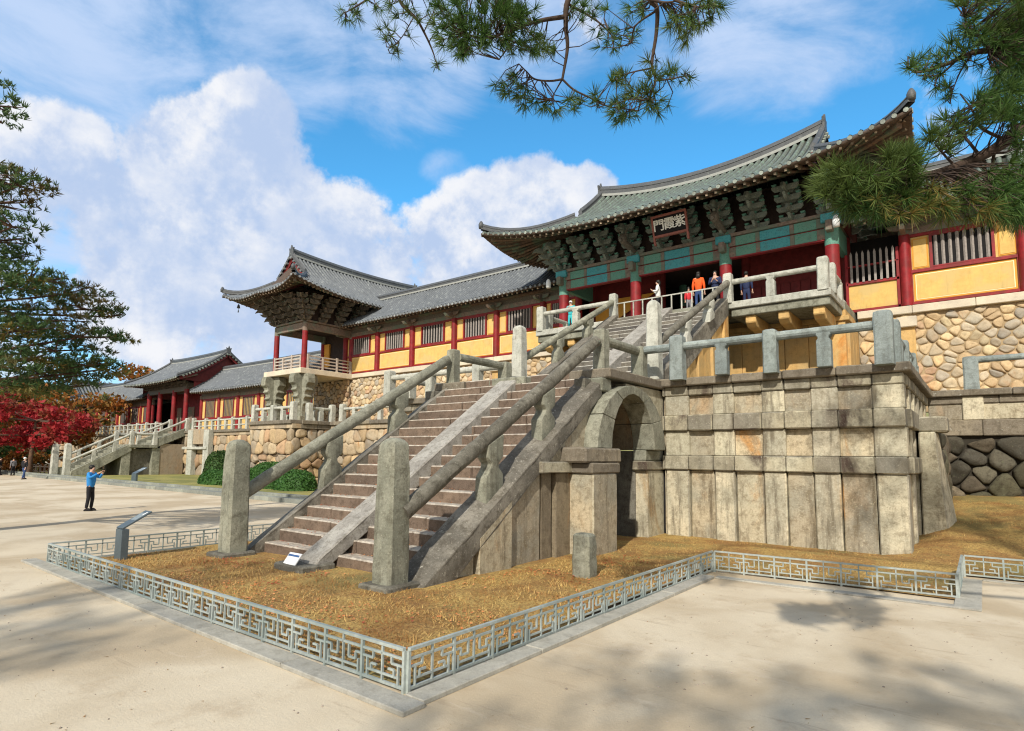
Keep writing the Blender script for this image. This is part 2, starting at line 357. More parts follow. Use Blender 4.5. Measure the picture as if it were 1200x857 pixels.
# ------------------------------------------------------------------ ground
def grid_sheet(name,x0,x1,y0,y1,step,zf,mat,**k):
    nx=max(1,int((x1-x0)/step)); ny=max(1,int((y1-y0)/step)); mb=MB(); vs=[]
    for j in range(ny+1):
        for i in range(nx+1):
            x=x0+(x1-x0)*i/nx; y=y0+(y1-y0)*j/ny; vs.append((x,y,zf(x,y)))
    fs=[(j*(nx+1)+i,j*(nx+1)+i+1,(j+1)*(nx+1)+i+1,(j+1)*(nx+1)+i) for j in range(ny) for i in range(nx)]
    mb.add(vs,fs,0,True); return tag(mb.build(name,mat),**k)
def sandmat():
    m,nt,b=newmat('packed_sand_courtyard',.95); n=NT(nt)
    a=n.noise(.35,detail=4,rough=.55,dist=.5); bb=n.noise(1.6,detail=6,rough=.7); f=n.noise(35,detail=5,rough=.85); g=n.noise(150,detail=2)
    c=n.mix(n.ramp(a,.38,.62),(.45,.365,.25),(.60,.52,.39)); c=n.mix(n.ramp(bb,.52,.72,0,.45),c,(.38,.29,.19))
    c=n.mix(1.,c,n.mix(f,(.86,.85,.84),(1.12,1.12,1.12)),'MULTIPLY'); c=n.mix(n.ramp(g,.66,.72,0,.5),c,(.28,.23,.17))
    st=n.noise(.9,n.pos((.5,1.6,1)),detail=6,rough=.7,dist=1.); c=n.mix(n.ramp(st,.56,.70,0,.4),c,(.60,.52,.41))
    tr=n.noise(1.1,n.pos((.35,2.2,1)),detail=7,rough=.75,dist=.4); c=n.mix(n.ramp(tr,.6,.66,0,.35),c,(.30,.23,.16))
    nt.links.new(c,b.inputs['Base Color']); n.bump(b,n.math('ADD',n.math('MULTIPLY',bb,1.),n.math('MULTIPLY',f,.5)),.4,.05); return m
M['sand']=sandmat()
def dirtmat():
    m,nt,b=newmat('dry_grass_ground',.95); n=NT(nt)
    a=n.noise(.9,detail=5,rough=.6,dist=.4); f=n.noise(22,detail=7,rough=.8); s=n.noise(60,n.pos((1,1,1)),detail=3)
    c=n.mix(n.ramp(a,.36,.62),(.32,.17,.055),(.50,.34,.11)); c=n.mix(n.ramp(f,.45,.6,0,.85),c,(.15,.08,.03)); c=n.mix(n.ramp(n.noise(1.7,detail=6,rough=.7),.55,.68,0,.6),c,(.17,.15,.055)); c=n.mix(n.ramp(s,.55,.72,0,.6),c,(.58,.44,.17))
    g=n.noise(.5,detail=3); c=n.mix(n.ramp(g,.52,.66,0,.6),c,(.17,.16,.06))
    nt.links.new(c,b.inputs['Base Color']); n.bump(b,f,.7,.05); return m
M['dirt']=dirtmat()
def lawnmat():
    m,nt,b=newmat('pale_green_lawn',.95); n=NT(nt)
    a=n.noise(.4,detail=5,rough=.6); f=n.noise(14,detail=6,rough=.8)
    c=n.mix(n.ramp(a,.4,.6),(.20,.20,.065),(.34,.30,.10)); c=n.mix(n.ramp(f,.4,.7,0,.6),c,(.12,.14,.04))
    nt.links.new(c,b.inputs['Base Color']); n.bump(b,f,.7,.05); return m
M['lawn']=lawnmat()
def near_z(x,y):
    # the bed inside the fence rises towards the terrace wall on the right
    z=.03+.03*noise.noise((x*.8,y*.8,0))
    if x>-1.9: z+=max(0,min(1,(y-15.0)/9.))*1.12*min(1,(x+1.9)/1.1)
    return z
def dirty(x,y): return near_z(x,y)+.03
grid_sheet('ground',-700,700,-300,900,50,lambda x,y:-.012,M['sand'],kind='structure')
grid_sheet('ground',-120,30,-14,16,.9,lambda x,y:.004+.0*x,M['sand'],kind='structure')
mb=MB()
def patch(x0,x1,y0,y1,st=.3):
    nx=int((x1-x0)/st);ny=int((y1-y0)/st)
    vs=[(x0+(x1-x0)*i/nx,y0+(y1-y0)*j/ny,near_z(x0+(x1-x0)*i/nx,y0+(y1-y0)*j/ny)) for j in range(ny+1) for i in range(nx+1)]
    mb.add(vs,[(j*(nx+1)+i,j*(nx+1)+i+1,(j+1)*(nx+1)+i+1,(j+1)*(nx+1)+i) for j in range(ny) for i in range(nx)],0,True)
patch(-14.55,-4.38,3.98,24); patch(-4.38,-.46,11.98,24); patch(-.46,14,14.6,24)
tag(mb.build('ground',M['dirt']),kind='structure')
grid_sheet('lawn',-100,-18,16.1,30,1.,lambda x,y:.10+.04*noise.noise((x*.2,y*.2,0))+max(0,(-x-40)*.002),M['lawn'],kind='structure')
# kerb strips of stone slabs
M['kerb']=stone('kerb_slab',(.42,.405,.355),(.34,.33,.29),dark=.35,rnd=.12,bump=.3)
M['kerb_dark']=stone('far_kerb',(.30,.32,.28),(.24,.25,.22),dark=.4,rnd=.25,bump=.4)
def kerb(pts,w,h,L,mat,side=1,top=None):
    mb=MB()
    for (a,b) in zip(pts[:-1],pts[1:]):
        a=Vector((a[0],a[1],0));b=Vector((b[0],b[1],0));d=b-a;n_=max(1,round(d.length/L));d.normalize();s=Vector((-d.y,d.x,0))*side;step=(b-a)/n_
        for i in range(n_):
            p=a+step*i+d*.006;q=a+step*(i+1)-d*.006;hh=h+random.uniform(-.004,.006)
            mb.hexa([p,q,q+s*w,p+s*w]+[v+Vector((0,0,hh)) for v in (p,q,q+s*w,p+s*w)])
    return tag(mb.build('kerb',mat,bev=.008),kind='structure')
kerb([(-15.3,3.60),(-3.95,3.60)],.26,.05,1.9,M['kerb'])
kerb([(-4.0,3.87),(-4.0,11.2)],.24,.055,1.9,M['kerb'])
kerb([(-4.0,11.2),(-.12,11.36)],.2,.035,1.9,M['kerb'])
kerb([(-.12,11.38),(-.12,14.2)],.34,.035,1.9,M['kerb'])
kerb([(-.12,14.22),(9,14.35)],.12,.03,1.9,M['kerb'])
kerb([(-120,16.15),(-15.,15.35)],.55,.20,1.3,M['kerb_dark'])
kerb([(-120,16.6),(-15.,15.9)],.35,.32,1.1,M['kerb_dark'])
# distant wooded rise
def hz(x,y):
    return -1+max(0,(y-70)*.10)+2.*noise.noise((x*.01,y*.01,0)) if y>=60 else -1
grid_sheet('hills',-420,260,55,420,14,hz,M['lawn'],kind='structure')
# ------------------------------------------------------------------ low metal fence with a stepped lattice
def fence(a,b,label,za=0,zb=0,unit=.3,h=.40):
    a=Vector((a[0],a[1],za));b=Vector((b[0],b[1],zb)); L=(b-a).length; n_=max(2,round(L/unit)); 
    if n_%2: n_+=1
    d=(b-a)/n_; t=empty('metal_fence',a,label,'fence','runs of low metal lattice fence')
    dn=d.normalized(); Z=Vector((0,0,1)); W=d.length
    mb=MB(); mb.obox(a+Z*h,b+Z*h,.04,.028); mb.build('top_rail',M['metal'],t)
    mb=MB(); mb.obox(a+Z*h*.78,b+Z*h*.78,.022,.022); mb.build('middle_rail',M['metal'],t)
    mb=MB(); mb.obox(a+Z*h*.12,b+Z*h*.12,.026,.026); mb.build('bottom_rail',M['metal'],t)
    for i in range(0,n_+1,2):
        p=a+d*i; mb=MB(); mb.obox(p-Z*.02,p+Z*(h-.012),.03,.03,0,dn); mb.build('post',M['metal'],t)
    for i in range(0,n_,2):
        mb=MB(); c=a+d*i; f=a+d*(i+1); g=a+d*(i+2); q=.019
        def hb(x0,x1,z): mb.obox(c+dn*(x0*W)+Z*h*z,c+dn*(x1*W)+Z*h*z,q,q)
        def vb(x,z0,z1): mb.obox(c+dn*(x*W)+Z*h*z0,c+dn*(x*W)+Z*h*z1,q+.003,q,0,dn)
        vb(1,.13,.97)
        for s,o in ((1,0),(-1,2)):
            if i%4==0:
                hb(o,o+s*.56,.60); vb(o+s*.56,.60,.77); vb(o+s*.26,.13,.60); hb(o+s*.26,o+s*.98,.31); vb(o+s*.45,.31,.46); hb(o+s*.45,o+s*.72,.46)
            else:
                hb(o,o+s*.34,.62); vb(o+s*.34,.44,.62); hb(o+s*.34,o+s*.70,.44); vb(o+s*.70,.44,.77); vb(o+s*.20,.13,.46); hb(o+s*.2,o+s*.98,.28)
        mb.build('lattice_panel',M['metal'],t)
    return t
fence((-14.6,3.86),(-4.34,3.95),'long grey lattice fence along the front of the stair bed, running to the left')
fence((-4.31,3.98),(-4.25,11.82),'grey lattice fence running back from the near corner along the right flank')
fence((-4.22,11.85),(-.43,12.1),'short grey lattice fence in front of the tall slab wall')
fence((-.41,12.13),(-.41,14.55),'shortest lattice fence return, seen almost end on at the right')
fence((-.38,14.58),(7.2,14.75),'grey lattice fence leaving the picture at the right edge')
fence((-14.62,3.9),(-14.62,14.6),'grey lattice fence behind the slanted information panel')

# ------------------------------------------------------------------ generic stone parts
def newel(parent,x,y,z,h,s,mat,name='newel_post',taper=.84,pw=9,rough=.012,dome=.5):
    mb=MB(); r=s/2; rr=[(-.05,r,r),(h*.05,r*1.0,r),(h*.4,r*(.96),r*.96),(h*.8,r*(taper+.06),r*(taper+.06)),(h*.93,r*taper,r*taper)]
    for k in (.25,.5,.75,.92,1.): rr.append((h*.93+h*.07*dome*2*k,r*taper*math.sqrt(max(0,1-k*k*.97)),r*taper*math.sqrt(max(0,1-k*k*.97))))
    mb.chamf((x,y,z),rr,.22); return mb.build(name,mat,parent,rough=rough,freq=3,cuts=(.16 if rough else 0))
def rail(parent,a,b,r,mat,name='rail',rough=.01,n_=12):
    a=Vector(a);b=Vector(b); k=max(1,int((b-a).length/.5)); mb=MB(); mb.tube([a.lerp(b,i/k) for i in range(k+1)],r,n_); return mb.build(name,mat,parent,rough=rough,freq=2.5,cuts=(.25 if rough else 0))
def baluster(parent,x,y,z,h,w,mat,ax='x',name='baluster'):
    """waisted block that carries the rail"""
    mb=MB(); t=w*.8
    prof=[(-w*.5,0),(w*.5,0),(w*.5,h*.78),(w*.38,h*.82),(w*.38,h*.88),(w*.5,h*.92),(w*.5,h),(-w*.5,h),(-w*.5,h*.92),(-w*.38,h*.88),(-w*.38,h*.82),(-w*.5,h*.78)]
    if ax=='x': mb.prism(prof,(x,y-t/2,z),(1,0,0),(0,0,1),(0,t,0))
    else: mb.prism(prof,(x-t/2,y,z),(0,1,0),(0,0,1),(t,0,0))
    return mb.build(name,mat,parent,bev=.015)
def railing(label,pts,z,mat,spacing=1.22,h=1.05,rh=.86,pw=.34,rr=.115,group=None,posts=None,ends=(1,1),tall_every=2,first_tall=True,ps=1.0,extra_low=False,zend=None):
    """stone balustrade along one straight line: posts, balusters, round rail"""
    a,b=[Vector((p[0],p[1],z)) for p in pts]
    if zend is not None: b.z=zend
    t=empty('stone_railing',a,label,'stone railing',group); d=b-a; n_=max(1,round(d.length/spacing)); st=d/n_; ax='x' if abs(d.x)>abs(d.y) else 'y'
    rail(t,a+Vector((0,0,rh)),b+Vector((0,0,rh)),rr,mat,rough=.006 if rr>.09 else 0)
    if extra_low: rail(t,a+Vector((0,0,rh*.42)),b+Vector((0,0,rh*.42)),rr*.8,mat,'lower_rail',rough=0)
    for i in range(n_+1):
        p=a+st*i
        if (i==0 and not ends[0]) or (i==n_ and not ends[1]): continue
        if i%tall_every==0: newel(t,p.x,p.y,p.z,h*(1.12 if i in(0,n_) else 1.),pw*ps*(1.15 if i in (0,n_) else 1),mat,'post',.94,9,rough=.006 if pw>.3 else 0,dome=.35)
        else: baluster(t,p.x,p.y,p.z,rh-rr*.5,pw*.95,mat,ax)
    return t
def side_slabs(parent,x,y0,y1,ztop,z0,t,w,mat,name='wall_slab',gap=.05,seed=1,dirn=1,cut=None):
    """upright slabs of a stair flank along y; ztop(y) gives the sloping top"""
    rnd=random.Random(seed); y=y0; k=0
    while y<y1-.05:
        ww=min(w*rnd.uniform(.55,1.2),y1-y); 
        if y1-(y+ww)<.25: ww=y1-y
        off=(.09 if k%2 else 0)*dirn; a=y+gap/2;b=y+ww-gap/2; za=max(z0+.05,ztop(a));zb=max(z0+.06,ztop(b))
        mb=MB(); xa,xb=(x-t,x+off) if dirn>0 else (x+off,x+t)
        mb.hexa([(xa,a,z0-.2),(xb,a,z0-.2),(xb,b,z0-.2),(xa,b,z0-.2),(xa,a,za),(xb,a,za),(xb,b,zb),(xa,b,zb)])
        mb.build(name,mat,parent,bev=.018,rough=.008,freq=2,cuts=.4); y+=ww; k+=1
def stairs(t,x0,x1,y0,y1,z0,z1,n_,mat,mid=None,name='step'):
    dy=(y1-y0)/(n_-1); dz=(z1-z0)/n_; rnd=random.Random(3)
    for i in range(n_):
        mb=MB(); ya=y0+dy*i; xs=[x0]; 
        while x1-xs[-1]>1.9: xs.append(xs[-1]+rnd.uniform(1.0,1.8))
        xs.append(x1)
        for a,b in zip(xs[:-1],xs[1:]):
            j=rnd.uniform(-.012,.012); mb.box(a+.006,b-.006,ya+j,min(ya+dy*1.5,y1+.6),z0+dz*i-(.12 if i else .1),z0+dz*(i+1)+j*.6)
        mb.build(name,mat,t,bev=.026,rough=.007,freq=3,cuts=.5)
def slope_slab(t,name,x0,x1,y0,z0,y1,z1,thick,mat,nose=.25,rough=.012):
    """sloping stone string; (y,z) of its top edge, vertical thickness"""
    mb=MB(); L=[(y0-.28,z0-.28*(z1-z0)/(y1-y0)-nose*.4),(y0,z0)]; 
    prof=[(y0,z0),(y1,z1),(y1,z1-thick),(y0+ .0,max(z0-thick,-.1))]
    prof=[(y0-.35,-.1 if z0<1 else z0-thick),(y0-.30,max(0,z0-.25) if z0<1 else z0-.3),(y0,z0),(y1,z1),(y1,z1-thick)]
    if z0<1: prof.append((y0+(thick-z0-.0)/( (z1-z0)/(y1-y0)) ,-.1))
    mb.prism([(p[0],p[1]) for p in prof],(x0,0,0),(0,1,0),(0,0,1),(x1-x0,0,0)); return mb.build(name,mat,t,bev=.03,rough=rough,freq=2.2,cuts=.35,seg=2)

LZ=4.45  # level of the middle terrace
GZ=8.5   # level of the gate floor
# ================================================================== lower staircase with the arched bridge
XL,XR=-13.35,-7.4; XC=-10.35
S=empty('stone_staircase',(XC,7,0),'lower flight of worn brown steps with pale centre ramp and arched passage','staircase')
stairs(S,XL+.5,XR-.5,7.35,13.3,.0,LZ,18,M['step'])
sl=(3.95-.30)/(12.75-7.05)
for xo_,xi_ in ((XR,XR-.62),(XL,XL+.6)):
    mb=MB(); zo=lambda y:.05+.683*(y-7.16); zi=lambda y:zo(y)+.19
    for xA,xB in ((xo_,xi_),):
        pr=lambda x,f,d:[(x,7.0,-.12),(x,7.0,max(-.05,f(7.0))),(x,13.1,f(13.1)),(x,13.1,f(13.1)-d),(x,7.7,-.12)]
        A_=pr(xA,zo,.36);B_=pr(xB,zi,.55); n5=5; mb.add(A_+B_,[tuple(range(5)) if xA>xB else tuple(range(5))[::-1],tuple(range(5,10))[::-1] if xA>xB else tuple(range(5,10))]+[((i+1)%5,i,5+i,5+(i+1)%5) if xA>xB else (i,(i+1)%5,5+(i+1)%5,5+i) for i in range(5)])
    mb.build('string_slab',M['string'],S,bev=.03,rough=.014,freq=2.2,cuts=.3,seg=2)
mb=MB(); mb.prism([(6.75,.0),(6.9,.22),(13.2,.22+.672*6.3),(13.2,3.9),(7.0,-.05)],(-10.66,0,0),(0,1,0),(0,0,1),(.62,0,0)); mb.build('centre_ramp',M['ramp'],S,bev=.03,rough=.01,freq=3,cuts=.3)
mb=MB(); mb.box(-10.85,-9.9,6.45,7.2,-.05,.14); mb.build('ramp_foot',M['granite_dark'],S,bev=.03,rough=.015,freq=3,cuts=.25)
zt=lambda y:.05+.683*(y-7.16)-.3
side_slabs(S,XR-.1,7.55,10.6,zt,0,.5,1.0,M['panel'],seed=5)
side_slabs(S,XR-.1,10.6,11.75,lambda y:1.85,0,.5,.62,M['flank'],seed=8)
side_slabs(S,XL+.1,7.55,11.75,zt,0,.5,1.0,M['panel_pil'],seed=6,dirn=-1)
mb=MB(); mb.box(XR-.6,XR+.09,10.4,11.7,1.85,2.1); mb.build('ledge_course',M['course'],S,bev=.025,rough=.01,freq=3,cuts=.3)
mb=MB(); mb.prism([(10.2,2.1),(12.75,2.1),(12.75,3.55),(12.4,3.4)],(XR-.55,0,0),(0,1,0),(0,0,1),(.47,0,0)); mb.build('wall_slab',M['panel'],S,bev=.02)
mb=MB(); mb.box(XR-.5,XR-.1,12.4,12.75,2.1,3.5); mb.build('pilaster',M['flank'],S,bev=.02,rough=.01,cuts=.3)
# piers of the arch
for (xa,xb) in ((-7.75,-6.8),(XL-.5,XL+.4)):
    mb=MB(); mb.box(xa,xb,11.62,12.72,-.2,1.84); mb.build('arch_pier',M['panel'],S,bev=.03,rough=.012,freq=2,cuts=.35)
    mb=MB(); mb.box(xa,xb+.02,11.55,12.85,1.84,2.08); mb.build('pier_cap',M['cornice'],S,bev=.03,rough=.012,cuts=.3)
    mb=MB(); mb.box(xa,xb-.03,11.35,13.0,2.08,2.42); mb.build('impost_block',M['cornice'],S,bev=.04,rough=.015,cuts=.3)
    mb=MB(); mb.box(xa,xb-.55,15.5,16.6,-.2,1.86); mb.build('arch_pier',M['panel_pil'],S,bev=.03,rough=.01,cuts=.35)
    mb=MB(); mb.box(xa,xb-.5,15.35,16.6,1.86,2.12); mb.build('pier_cap',M['course'],S,bev=.03,rough=.012,cuts=.3)
    mb=MB(); mb.box(xa,xb-.55,15.4,16.6,2.12,2.42); mb.build('impost_block',M['granite'],S,bev=.03,rough=.012,cuts=.3)
ac=14.25
def arch_ring(x0,x1,hi,ho,vi,vo,mat,name):
    nseg=6; mb=MB()
    for i in range(nseg):
        t0=PI*i/nseg+.004;t1=PI*(i+1)/nseg-.004; P=[]
        for x in (x0,x1):
            for (h_,v_,t) in ((hi,vi,t0),(ho,vo,t0),(ho,vo,t1),(hi,vi,t1)): P.append((x,ac+h_*cos(t),2.42+v_*sin(t)))
        # subdivide curve: insert mid points
        m_=(t0+t1)/2; prof=[(hi*cos(t0),vi*sin(t0)),(ho*cos(t0),vo*sin(t0)),(ho*cos(m_),vo*sin(m_)),(ho*cos(t1),vo*sin(t1)),(hi*cos(t1),vi*sin(t1)),(hi*cos(m_),vi*sin(m_))]
        mb.prism([(ac+a,2.42+b) for a,b in prof],(x0,0,0),(0,1,0),(0,0,1),(x1-x0,0,0))
    return mb.build(name,mat,S,bev=.012,rough=.01,freq=2.5,cuts=.3)
arch_ring(-7.75,-7.1,1.2,1.92,1.44,1.66,M['granite'],'arch_ring')
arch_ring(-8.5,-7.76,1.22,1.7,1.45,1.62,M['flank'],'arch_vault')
arch_ring(-13.1,-12.3,1.18,1.8,1.42,1.68,M['granite'],'arch_ring')
arch_ring(-9.5,-8.6,1.10,1.7,1.36,1.62,M['granite_dark'],'arch_vault')  # darker vault stone puts the gloom of the passage into the colour
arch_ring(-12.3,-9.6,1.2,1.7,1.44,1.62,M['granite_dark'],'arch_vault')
# spandrels behind the ring, tunnel walls, landing
for x0,x1 in ((-7.62,-7.3),(XL+.02,XL+.4)):
    n_=12; top=4.16
    for a,b in ((0,.5),(.5,1.)):
        prof=[(ac+1.7*cos(PI*(a+(b-a)*i/n_)),2.42+1.55*sin(PI*(a+(b-a)*i/n_))) for i in range(n_+1)]
        if a==0: prof+= [(ac,top),(16.6,top),(16.6,2.42)]
        else: prof+= [(12.7,2.42),(12.7,top),(ac,top)]
        xo=(-.36 if x1>-8 else 0) if a==.5 else -.04; mb=MB(); mb.prism(prof,(x0+xo,0,0),(0,1,0),(0,0,1),(x1-x0,0,0)); mb.build('spandrel_slab',M['granite_dark'] if a==.5 else M['panel_pil'],S,bev=.01)
for y0,y1 in ((12.3,12.95),(15.45,16.6)):
    mb=MB(); y=y0
    mb.box(-12.9,-7.7,y0,y1,-.2,2.4); mb.build('passage_wall',M['granite_dark'],S,bev=.01)  # shade inside the passage put into a darker wall stone
mb=MB(); mb.box(XL,-7.3,13.32,17.6,4.2,LZ-.02); mb.build('landing_floor',M['granite'],S,bev=.02)
mb=MB(); mb.box(-8.45,-7.22,13.18,16.45,4.2,LZ); mb.build('landing_slab',M['cornice'],S,bev=.03,rough=.012,cuts=.3)
mb=MB(); mb.box(XL-.1,-12.2,13.18,16.45,4.2,LZ); mb.build('landing_slab',M['cornice'],S,bev=.03,rough=.012,cuts=.3)
mb=MB(); mb.box(-10.95,-9.75,13.0,14.1,4.19,LZ-.04); mb.build('landing_slab',M['granite'],S,bev=.03,rough=.012,cuts=.3)
mb=MB(); mb.box(-7.9,-7.35,13.0,13.5,3.85,4.19); mb.build('corner_block',M['granite'],S,bev=.03,rough=.01,cuts=.3)
mb=MB(); mb.box(-7.62,-7.12,16.62,17.2,-.2,4.15); mb.build('joint_filler',M['black'],S)
mb=MB(); mb.box(-8.0,-7.6,7.9,11.7,-.2,.5); mb.build('flank_core',M['black'],S)
mb=MB(); mb.prism([(8.2,0),(11.8,2.2),(11.8,0)],(-8.1,0,0),(0,1,0),(0,0,1),(.25,0,0)); mb.build('flank_core',M['black'],S)
# hand rails of the lower flight
def curl_support(t,x,y,z,h,mat,w=.42,th=.30,sl=.655):
    """stone bracket that carries the sloping rail: foot block, necked middle, cup"""
    p=[(-w*.62,-.08-sl*w*.5),(w*.62,-.08+sl*w*.5+.05),(w*.62,h*.36),(w*.28,h*.48),(w*.25,h*.55),(w*.62,h*.68),(w*.62,h*1.0+sl*w*.45),(-w*.5,h*1.0-sl*w*.45),(-w*.5,h*.66),(-w*.22,h*.55),(-w*.30,h*.46),(-w*.62,h*.30)]
    mb=MB(); mb.prism(p,(x-th/2,y,z),(0,1,0),(0,0,1),(th,0,0)); mb.build('rail_support',mat,t,bev=.03,rough=.01,freq=3,cuts=.25,seg=2)
def handrail(label,x,xp,y0,z0,y1,z1,ys,matp,matr,grp,base_h,ps=.47,rr=.15,mats=None,toph=1.15,topz=LZ,topy=None):
    t=empty('stone_handrail',(x,y0,0),label,'handrail',grp)
    newel(t,xp,y0-.4,z0,base_h,ps,matp,rough=.014)
    mb=MB(); mb.box(xp-ps*.78,xp+ps*.78,y0-.4-ps*.85,y0-.4+ps*.75,z0-.1,z0+.11); mb.build('plinth',M['granite_dark'],t,bev=.03,rough=.015,freq=3,cuts=.25)
    sl=(z1-z0-1.2)/(y1-y0)
    a=Vector((x,y0-.3,z0+1.27-sl*.05));b=Vector((x,y1,z1)); rail(t,a,b,rr,matr,rough=.012,n_=14)
    for y in ys:
        zr=a.z+(b.z-a.z)*(y-a.y)/(b.y-a.y)
        zs=(z0+.12+.683*(y-7.16)) if z0<1 else (z0+.35+.59*(y-17.4))
        curl_support(t,x,y,zs,zr-zs-rr*.6,mats or M['granite'],sl=(b.z-a.z)/(b.y-a.y))
    newel(t,x,topy if topy else y1+.12,topz,toph,.34,matp,'top_post',.95,9,rough=.01,dome=.3)
    return t
handrail('thick round handrail on the right flank of the lower flight, nearest end post',-7.72,-7.86,7.2,0,13.35,5.2,(9.15,11.0),M['granite'],M['granite_dark'],'handrails of the lower flight',2.5,topy=13.62)
handrail('round handrail on the left flank of the lower flight',-13.05,-12.9,7.1,0,13.35,5.2,(9.2,11.4),M['granite'],M['granite'],'handrails of the lower flight',2.52,topy=13.62)

# ================================================================== upper staircase
UX0,UX1=-13.15,-7.75
U=empty('stone_staircase',(XC,17.6,LZ),'upper flight of grey stone steps climbing from the landing to the gate deck','staircase')
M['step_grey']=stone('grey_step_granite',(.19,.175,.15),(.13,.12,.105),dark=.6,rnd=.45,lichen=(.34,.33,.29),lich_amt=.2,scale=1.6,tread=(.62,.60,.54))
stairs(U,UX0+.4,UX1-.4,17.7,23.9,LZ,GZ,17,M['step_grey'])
usl=(GZ-LZ)/(24-17.5)
for x0,x1 in ((UX1-.45,UX1),(UX0,UX0+.45)):
    mb=MB(); mb.prism([(17.3,LZ-.02),(17.4,LZ+.35),(24.0,GZ+.2),(24.0,GZ-.55),(18.3,LZ-.02)],(x0,0,0),(0,1,0),(0,0,1),(x1-x0,0,0)); mb.build('string_slab',M['string'],U,bev=.03,rough=.012,cuts=.4)
mb=MB(); mb.prism([(17.1,LZ),(17.2,LZ+.28),(23.9,GZ+.13),(23.9,GZ-.3),(17.7,LZ-.02)],(-10.8,0,0),(0,1,0),(0,0,1),(.72,0,0)); mb.build('centre_ramp',M['ramp'],U,bev=.03,rough=.01,cuts=.4)
side_slabs(U,UX1-.1,18.4,24,lambda y:LZ+.3+usl*(y-17.5)-.6,LZ+.2,.4,.8,M['warm'],seed=15)
side_slabs(U,UX0+.1,18.4,24,lambda y:LZ+.3+usl*(y-17.5)-.6,LZ+.2,.4,.8,M['warm'],seed=16,dirn=-1)
handrail('round handrail on the right flank of the upper flight',-7.78,-7.78,17.4,LZ,24.0,9.3,(19.5,21.8),M['granite_pale'],M['granite_dark'],'handrails of the upper flight',2.62,ps=.42,rr=.13,toph=1.25,topz=GZ,topy=24.1,mats=M['granite_pale'])
handrail('round handrail on the left flank of the upper flight',-13.0,-13.0,17.4,LZ,24.0,9.3,(19.5,21.8),M['granite_pale'],M['granite'],'handrails of the upper flight',2.5,ps=.46,rr=.13,toph=1.25,topz=GZ,topy=24.1)

# ================================================================== tall panelled platform (right) and its twin (left)
def platform(x0,x1,y0,y1,label,xs_pil,flip=False,detail=True,inner=None):
    t=empty('stone_platform',((x0+x1)/2,y0,0),label,'stone platform')
    bv=.02
    # core
    mb=MB(); mb.box(x0+.35,x1-.35,y0+.35,y1,-.3,4.2); mb.build('core',M['black'],t)
    mb=MB(); mb.box(x0+.1,x1-.1,y0+.1,y1,4.2,LZ-.015); mb.build('platform_floor',M['granite'],t)
    def face(ax,a,b,o,outw,pil):
        """ax 'x': face at y=o between x=a..b ; outw = direction sign of the outside"""
        def bx(mb,p,q,d0,d1,z0,z1):
            if ax=='x': mb.box(p,q,o-outw*d0 if False else o+outw*d0,o+outw*d1,z0,z1)
            else: mb.box(o+outw*d0,o+outw*d1,p,q,z0,z1)
        rnd=random.Random(int(abs(a*10)))
        # tall base slabs
        edges=[a]+[v for p in pil for v in p if a<v<b]+[b]; edges=sorted(set(round(e,3) for e in edges))
        for i,(p,q) in enumerate(zip(edges[:-1],edges[1:])):
            if q-p<.08: continue
            ispil=any(abs((p+q)/2-(u+v)/2)<.12 for u,v in pil)
            mb=MB(); bx(mb,p+.014,q-.014,-.45,(-.0 if ispil else -.07)+rnd.uniform(-.01,.015),-.3,1.88); mb.build('base_slab',M['panel_pil'] if ispil or rnd.random()<.5 else M['panel'],t,bev=.03,rough=.014,freq=1.6,cuts=.35)
            # upper tiers of panels and pilaster blocks
            for (z0,z1) in ((2.28,2.98),(3.42,3.98)):
                mb=MB(); bx(mb,p+(.0 if ispil else -.02),q-(.0 if ispil else -.02),-.45,-.02 if ispil else -.13,z0,z1); mb.build('pilaster' if ispil else 'wall_panel',M['panel_pil'] if ispil else M['panel'],t,bev=.02,rough=.008,freq=2,cuts=.35)
        def course(z0,z1,out,mat,nm,segs):
            e=list(segs)
            for p,q in zip(e[:-1],e[1:]):
                mb=MB(); bx(mb,p+.006,q-.006,-.45,out+rnd.uniform(-.012,.012),z0,z1); mb.build(nm,mat,t,bev=.028,rough=.012,freq=2,cuts=.3)
        course(1.88,2.28,.09,M['course'],'string_course',edges)
        course(2.98,3.42,.09,M['course'],'string_course',edges)
        e2=[edges[0]]+[(v if i%2 else v) for i,v in enumerate(edges[1:-1])]+[edges[-1]]
        course(3.98,4.25,.02,M['course'],'frieze_block',e2)
        course(4.25,LZ+.02,.17,M['cornice'],'cornice_slab',[edges[0]-.1]+edges[2:-1:2]+[edges[-1]+.17])
    face('x',x0,x1,y0,-1,xs_pil)
    ys=[(y0+.0,y0+.5),(y0+1.35,y0+1.8),(y0+2.6,y0+3.05),(y0+3.9,y0+4.3),(y0+5.2,y0+5.6),(y0+6.6,y0+7.1)]
    if not flip: face('y',y0+.46,y1,x1,1,ys[1:])
    else: face('y',y0+.46,y1,x0,-1,ys[1:])
    return t
pils=[(-7.2,-6.5),(-5.8,-5.24),(-4.51,-3.95),(-3.32,-2.72),(-1.99,-1.34)]
P1=platform(-7.28,-1.34,16.4,23.8,'tall platform of upright granite slabs, pilasters and string courses right of the staircase',pils)
mir=lambda x:-20.7-x
P2=platform(mir(-1.34),mir(-7.28),16.4,23.8,'matching granite platform left of the staircase, mostly hidden behind the steps',[(mir(b),mir(a)) for a,b in pils],flip=True)
